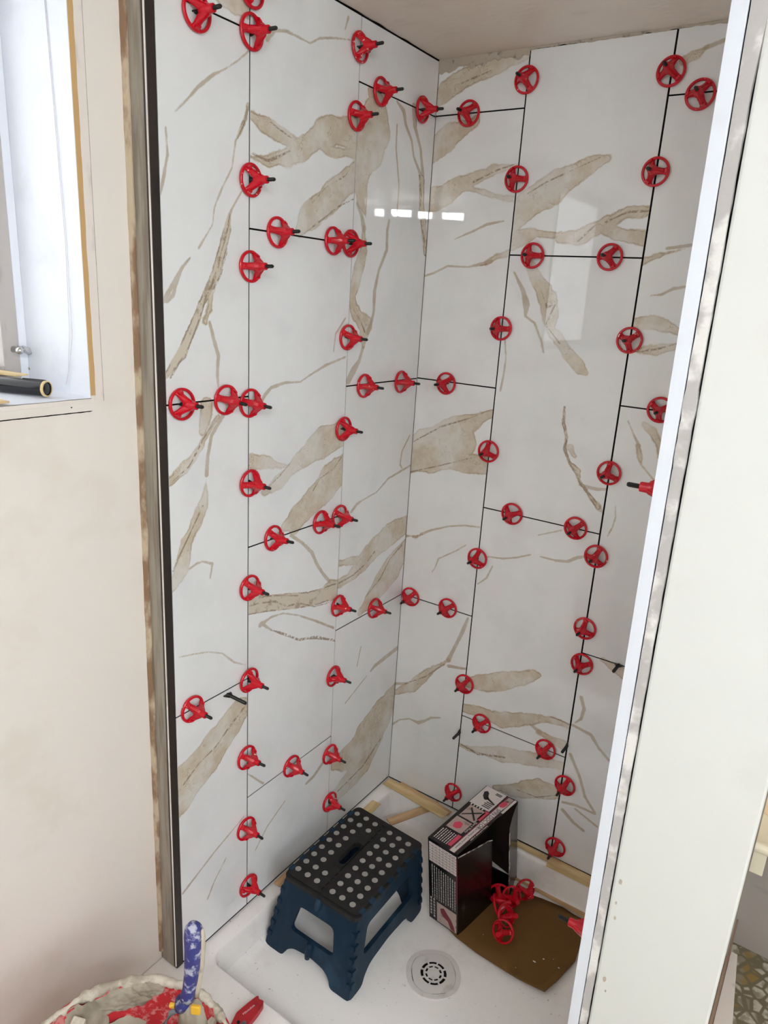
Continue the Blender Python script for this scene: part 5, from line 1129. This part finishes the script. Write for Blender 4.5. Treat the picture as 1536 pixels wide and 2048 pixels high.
# lumps of mortar clinging to the inner wall
def lump(name, a_deg, z, sx, sz, th, mat, seed):
    vs = []; fs = []; n1, n2 = 26, 18
    for i in range(n1 + 1):
        for j in range(n2 + 1):
            u, v_ = i / n1 * 2 - 1, j / n2 * 2 - 1
            zz_ = z + v_ * sz; a = math.radians(a_deg) + u * sx / BR
            r0 = .130 + (BR - .0105 - .130) * min(1, max(0, (zz_ - .10) / (BZ - .12)))
            rad = math.hypot(u, v_) + .28 * noise.noise(Vector((u * 2.4, v_ * 2.4, seed)))
            hgt = th * max(0, 1 - rad ** 2) ** .5 if rad < 1 else -.003
            hgt += .003 * noise.noise(Vector((u * 5, v_ * 5, seed + 3))) if rad < 1 else 0
            r = r0 - hgt; vs.append((r * math.cos(a), r * math.sin(a), zz_))
    for i in range(n1):
        for j in range(n2): s__ = i * (n2 + 1) + j; fs.append((s__, s__ + 1, s__ + n2 + 2, s__ + n2 + 1))
    mesh_obj(name, vs, fs, mat, bk, True)
for k, (a, z, sx, sz, th) in enumerate([(96, .395, .035, .05, .016), (80, .36, .045, .06, .020), (142, .425, .05, .020, .009), (165, .40, .04, .05, .012), (72, .425, .028, .022, .010), (150, .36, .06, .03, .010), (128, .44, .03, .014, .008)]):
    lump('mortar_lump', a, z, sx, sz, th, M['mortar'], k * 3.1)
vs = []; fs = []; nr, na = 18, 60
for i in range(nr + 1):
    for j in range(na):
        r = .148 * i / nr; a = 2 * PI * j / na; x, y = r * math.cos(a), r * math.sin(a)
        vs.append((x, y, .285 + .03 * noise.noise(Vector((x * 18, y * 18, 5))) + .008 * noise.noise(Vector((x * 60, y * 60, 2)))))
for i in range(nr):
    for j in range(na): fs.append((i * na + j, i * na + (j + 1) % na, (i + 1) * na + (j + 1) % na, (i + 1) * na + j))
mesh_obj('wet_mortar', vs, fs, M['mortar'], bk, True)
# pale blocks near the wall side of the bucket
for (p, sz_, lb) in (((.1735, -1.158, .437), .020, 'pale grey foam block stuck to the bucket rim, upper one'), ((.190, -1.176, .425), .018, 'pale grey foam block stuck inside the bucket, lower one')):
    b_ = MB().box(-sz_ / 2, sz_ / 2, -sz_ * .4, sz_ * .4, -sz_ * .6, sz_ * .6).build('foam_block', M['crust'], None, bevel=.002); b_.location = p; b_.rotation_euler = (.3, .2, .5); tag(b_, lb, 'block', 'pale blocks on the mortar bucket')
# trowel
tt = Vector((.3362, -1.0640, .6655)); tb_ = Vector((.3252, -1.0690, .5180))
tw = empty('margin_trowel', tuple(tb_), label='trowel with dusty blue grip standing in the mortar bucket', cat='trowel')
d = tt - tb_; L_ = d.length; x = d.normalized()
pts = [x * (L_ * t_) + Vector((.004, .002, 0)) * math.sin(t_ * PI) for t_ in (0, .06, .15, .3, .5, .7, .85, .94, .985, 1)]
MB().tube(pts, [.0105, .0115, .0105, .0115, .0128, .0135, .0140, .0125, .008, .003], 20).build('grip', M['handle_blue'], tw, True)
sd = Vector((.0105, .0065, 0))
MB().tube([p + sd for p in pts[1:8]], [.0045, .0042, .0044, .0048, .005, .0048, .003], 10).build('grip_edge', M['handle_side'], tw, True)
lo = Vector((-.010, -.006, -.020))
MB().tube([Vector((0, 0, .006)), Vector((-.006, -.004, -.006)), lo], [.0110, .0120, .0095], 14).build('collar', M['handle_blue'], tw, True)
for (dx, dy, dz, s_) in ((-.0205, -.0105, -.019, .0062), (.0125, .0045, -.017, .0075)):
    MB().box(-s_, s_, -.003, .003, -s_ * (.6 if dx < 0 else 1.1), s_ * (.6 if dx < 0 else 1.1), Matrix.Translation((dx, dy, dz)) @ Matrix.Rotation(.5, 4, 'Z')).build('yellow_guard', M['yellow'], tw, bevel=.002)
MB().tube([lo, lo + Vector((-.012, -.008, -.012)), lo + Vector((-.020, -.016, -.035)), lo + Vector((-.018, -.02, -.06))], [.0045, .0045, .004, .004], 10).build('shank', M['steel'], tw, True)
MB().box(-.025, .025, -.0012, .0012, -.06, .06, Matrix.Translation(lo + Vector((-.02, -.024, -.115))) @ Matrix.Rotation(.5, 4, 'Z') @ Matrix.Rotation(.2, 4, 'Y')).build('blade', M['mortar'], tw)

# ================================================================== ON THE WINDOWSILL
mk = empty('black_marker', (-.0850, -.9720, 1.3800), label='fat black marker lying on the windowsill', cat='marker')
d = (Vector((-.1644, -1.0033, 1.3800)) - Vector((-.0850, -.9720, 1.3800))).normalized(); 
Mr = d.to_track_quat('Z', 'Y').to_matrix().to_4x4()
MB().lathe([(.0100, .0), (.0118, .001), (.0122, .003), (.0122, .13), (.0105, .134)], 28, Mr).build('barrel', M['marker'], mk, True)
MB().lathe([(.0104, -.0012), (.0122, -.0010), (.0126, .0004), (.0125, .0030), (.0110, .0032)], 28, Mr, False, False).build('end_ring', M['wood'], mk)
MB().box(-.0022, .0022, .0118, .0136, .004, .045, Mr @ Matrix.Rotation(.3, 4, 'Z')).build('pocket_clip', M['black'], mk, bevel=.0006)
strip((-.2155, -.9905, 1.3928), (-.1500, -.9735, 1.3928), .026, .004, M['wood'], 'pale wooden paint stick resting along the top of the black marker', 'wooden sticks on the windowsill')
strip((-.060, -1.16, 1.3690), (-.0640, -1.052, 1.3690), .026, .005, M['wood'], 'pale wooden paint stick lying in front of the black marker', 'wooden sticks on the windowsill')
MB().plate([(-.2385, 1.3925), (-.2290, 1.4035), (-.2180, 1.3935), (-.2240, 1.3920)], [], .0008, lambda a, b, c: (a, WO1 - .0014 - c, b)).build('paint_chip', M['torn'], None, label='small brown chip stuck low on the window reveal', cat='chip')
ch = MB().tube([(-.1010, -.9205, 1.93), (-.0885, -.9212, 1.60), (-.0930, -.9215, 1.47), (-.1030, -.9222, 1.400)], .0005, 5).tube([(-.0985, -.9205, 1.93), (-.0850, -.9212, 1.60), (-.0860, -.9216, 1.46), (-.1015, -.9222, 1.401)], .0005, 5).tube([(-.1030, -.9222, 1.401), (-.1100, -.9226, 1.381)], [.0007, .0014], 6)
ch.build('blind_cord', M['thread'], None, label='thin white blind cord hanging against the window reveal', cat='cord')
MB().lathe([(.030, 0), (.036, .118), (.0375, .120), (.034, .119), (.028, .004)], 40, cap1=False).build('paper_cup', M['trim_white'], None, True, label='tall white cup on the windowsill, seen only mirrored in the tiles', cat='cup').location = (-.115, -1.71, 1.3665)
cp = MB().lathe([(.012, -.009), (.020, -.009), (.0208, -.007), (.0208, .007), (.020, .009), (.012, .009)], 32, Matrix.Rotation(PI / 2, 4, 'X')).build('round_cap', M['trim_white'], None, True, label='small white round cap on the windowsill, seen only mirrored in the tiles', cat='cap'); cp.location = (-.110, -1.61, 1.3875)

# ================================================================== LIGHT BAR (mirrored in the tiles), ADDED CEILING FILL
LMP = [((1.621, -2.100, 2.015), .053), ((1.514, -2.173, 2.018), .118), ((1.397, -2.249, 2.015), .083), ((1.260, -2.340, 2.018), .125)]
lb_ = ['narrow lamp head of the ceiling light bar at its far end', 'wide lamp head second along the ceiling light bar', 'mid-size lamp head third along the ceiling light bar', 'widest lamp head at the near end of the ceiling light bar']
fx = empty('light_bar', (1.44, -2.22, 2.05), (0, 0, math.atan2(-.24, -.361)), label='four-lamp light bar under the ceiling, seen only mirrored in the tiles', cat='lamp')
MB().box(-.26, .26, -.022, .022, .006, .0275).build('bar', M['alu'], fx, bevel=.002)
Fi = fx.rotation_euler.to_matrix().inverted()
for (p, wd) in LMP:
    q = Fi @ (Vector(p) - Vector(fx.location)); 
    MB().box(q.x - wd / 2, q.x + wd / 2, -.016, .016, q.z - .018, q.z + .018).build('lamp_shade', M['lamp_glow'], fx, bevel=.003)
    MB().box(q.x - .006, q.x + .006, -.005, .005, q.z + .018, .0065).build('lamp_neck', M['alu'], fx)
cl = empty('ceiling_fill', (1.85, -1.95, CEIL), label='flat square panel of the added ceiling fill behind the camera', cat='lamp')
MB().box(-.26, .26, -.26, .26, -.0035, -.0005).build('fill_panel', M['trim_white'], cl)  # unseen panel added to go with the ceiling fill light
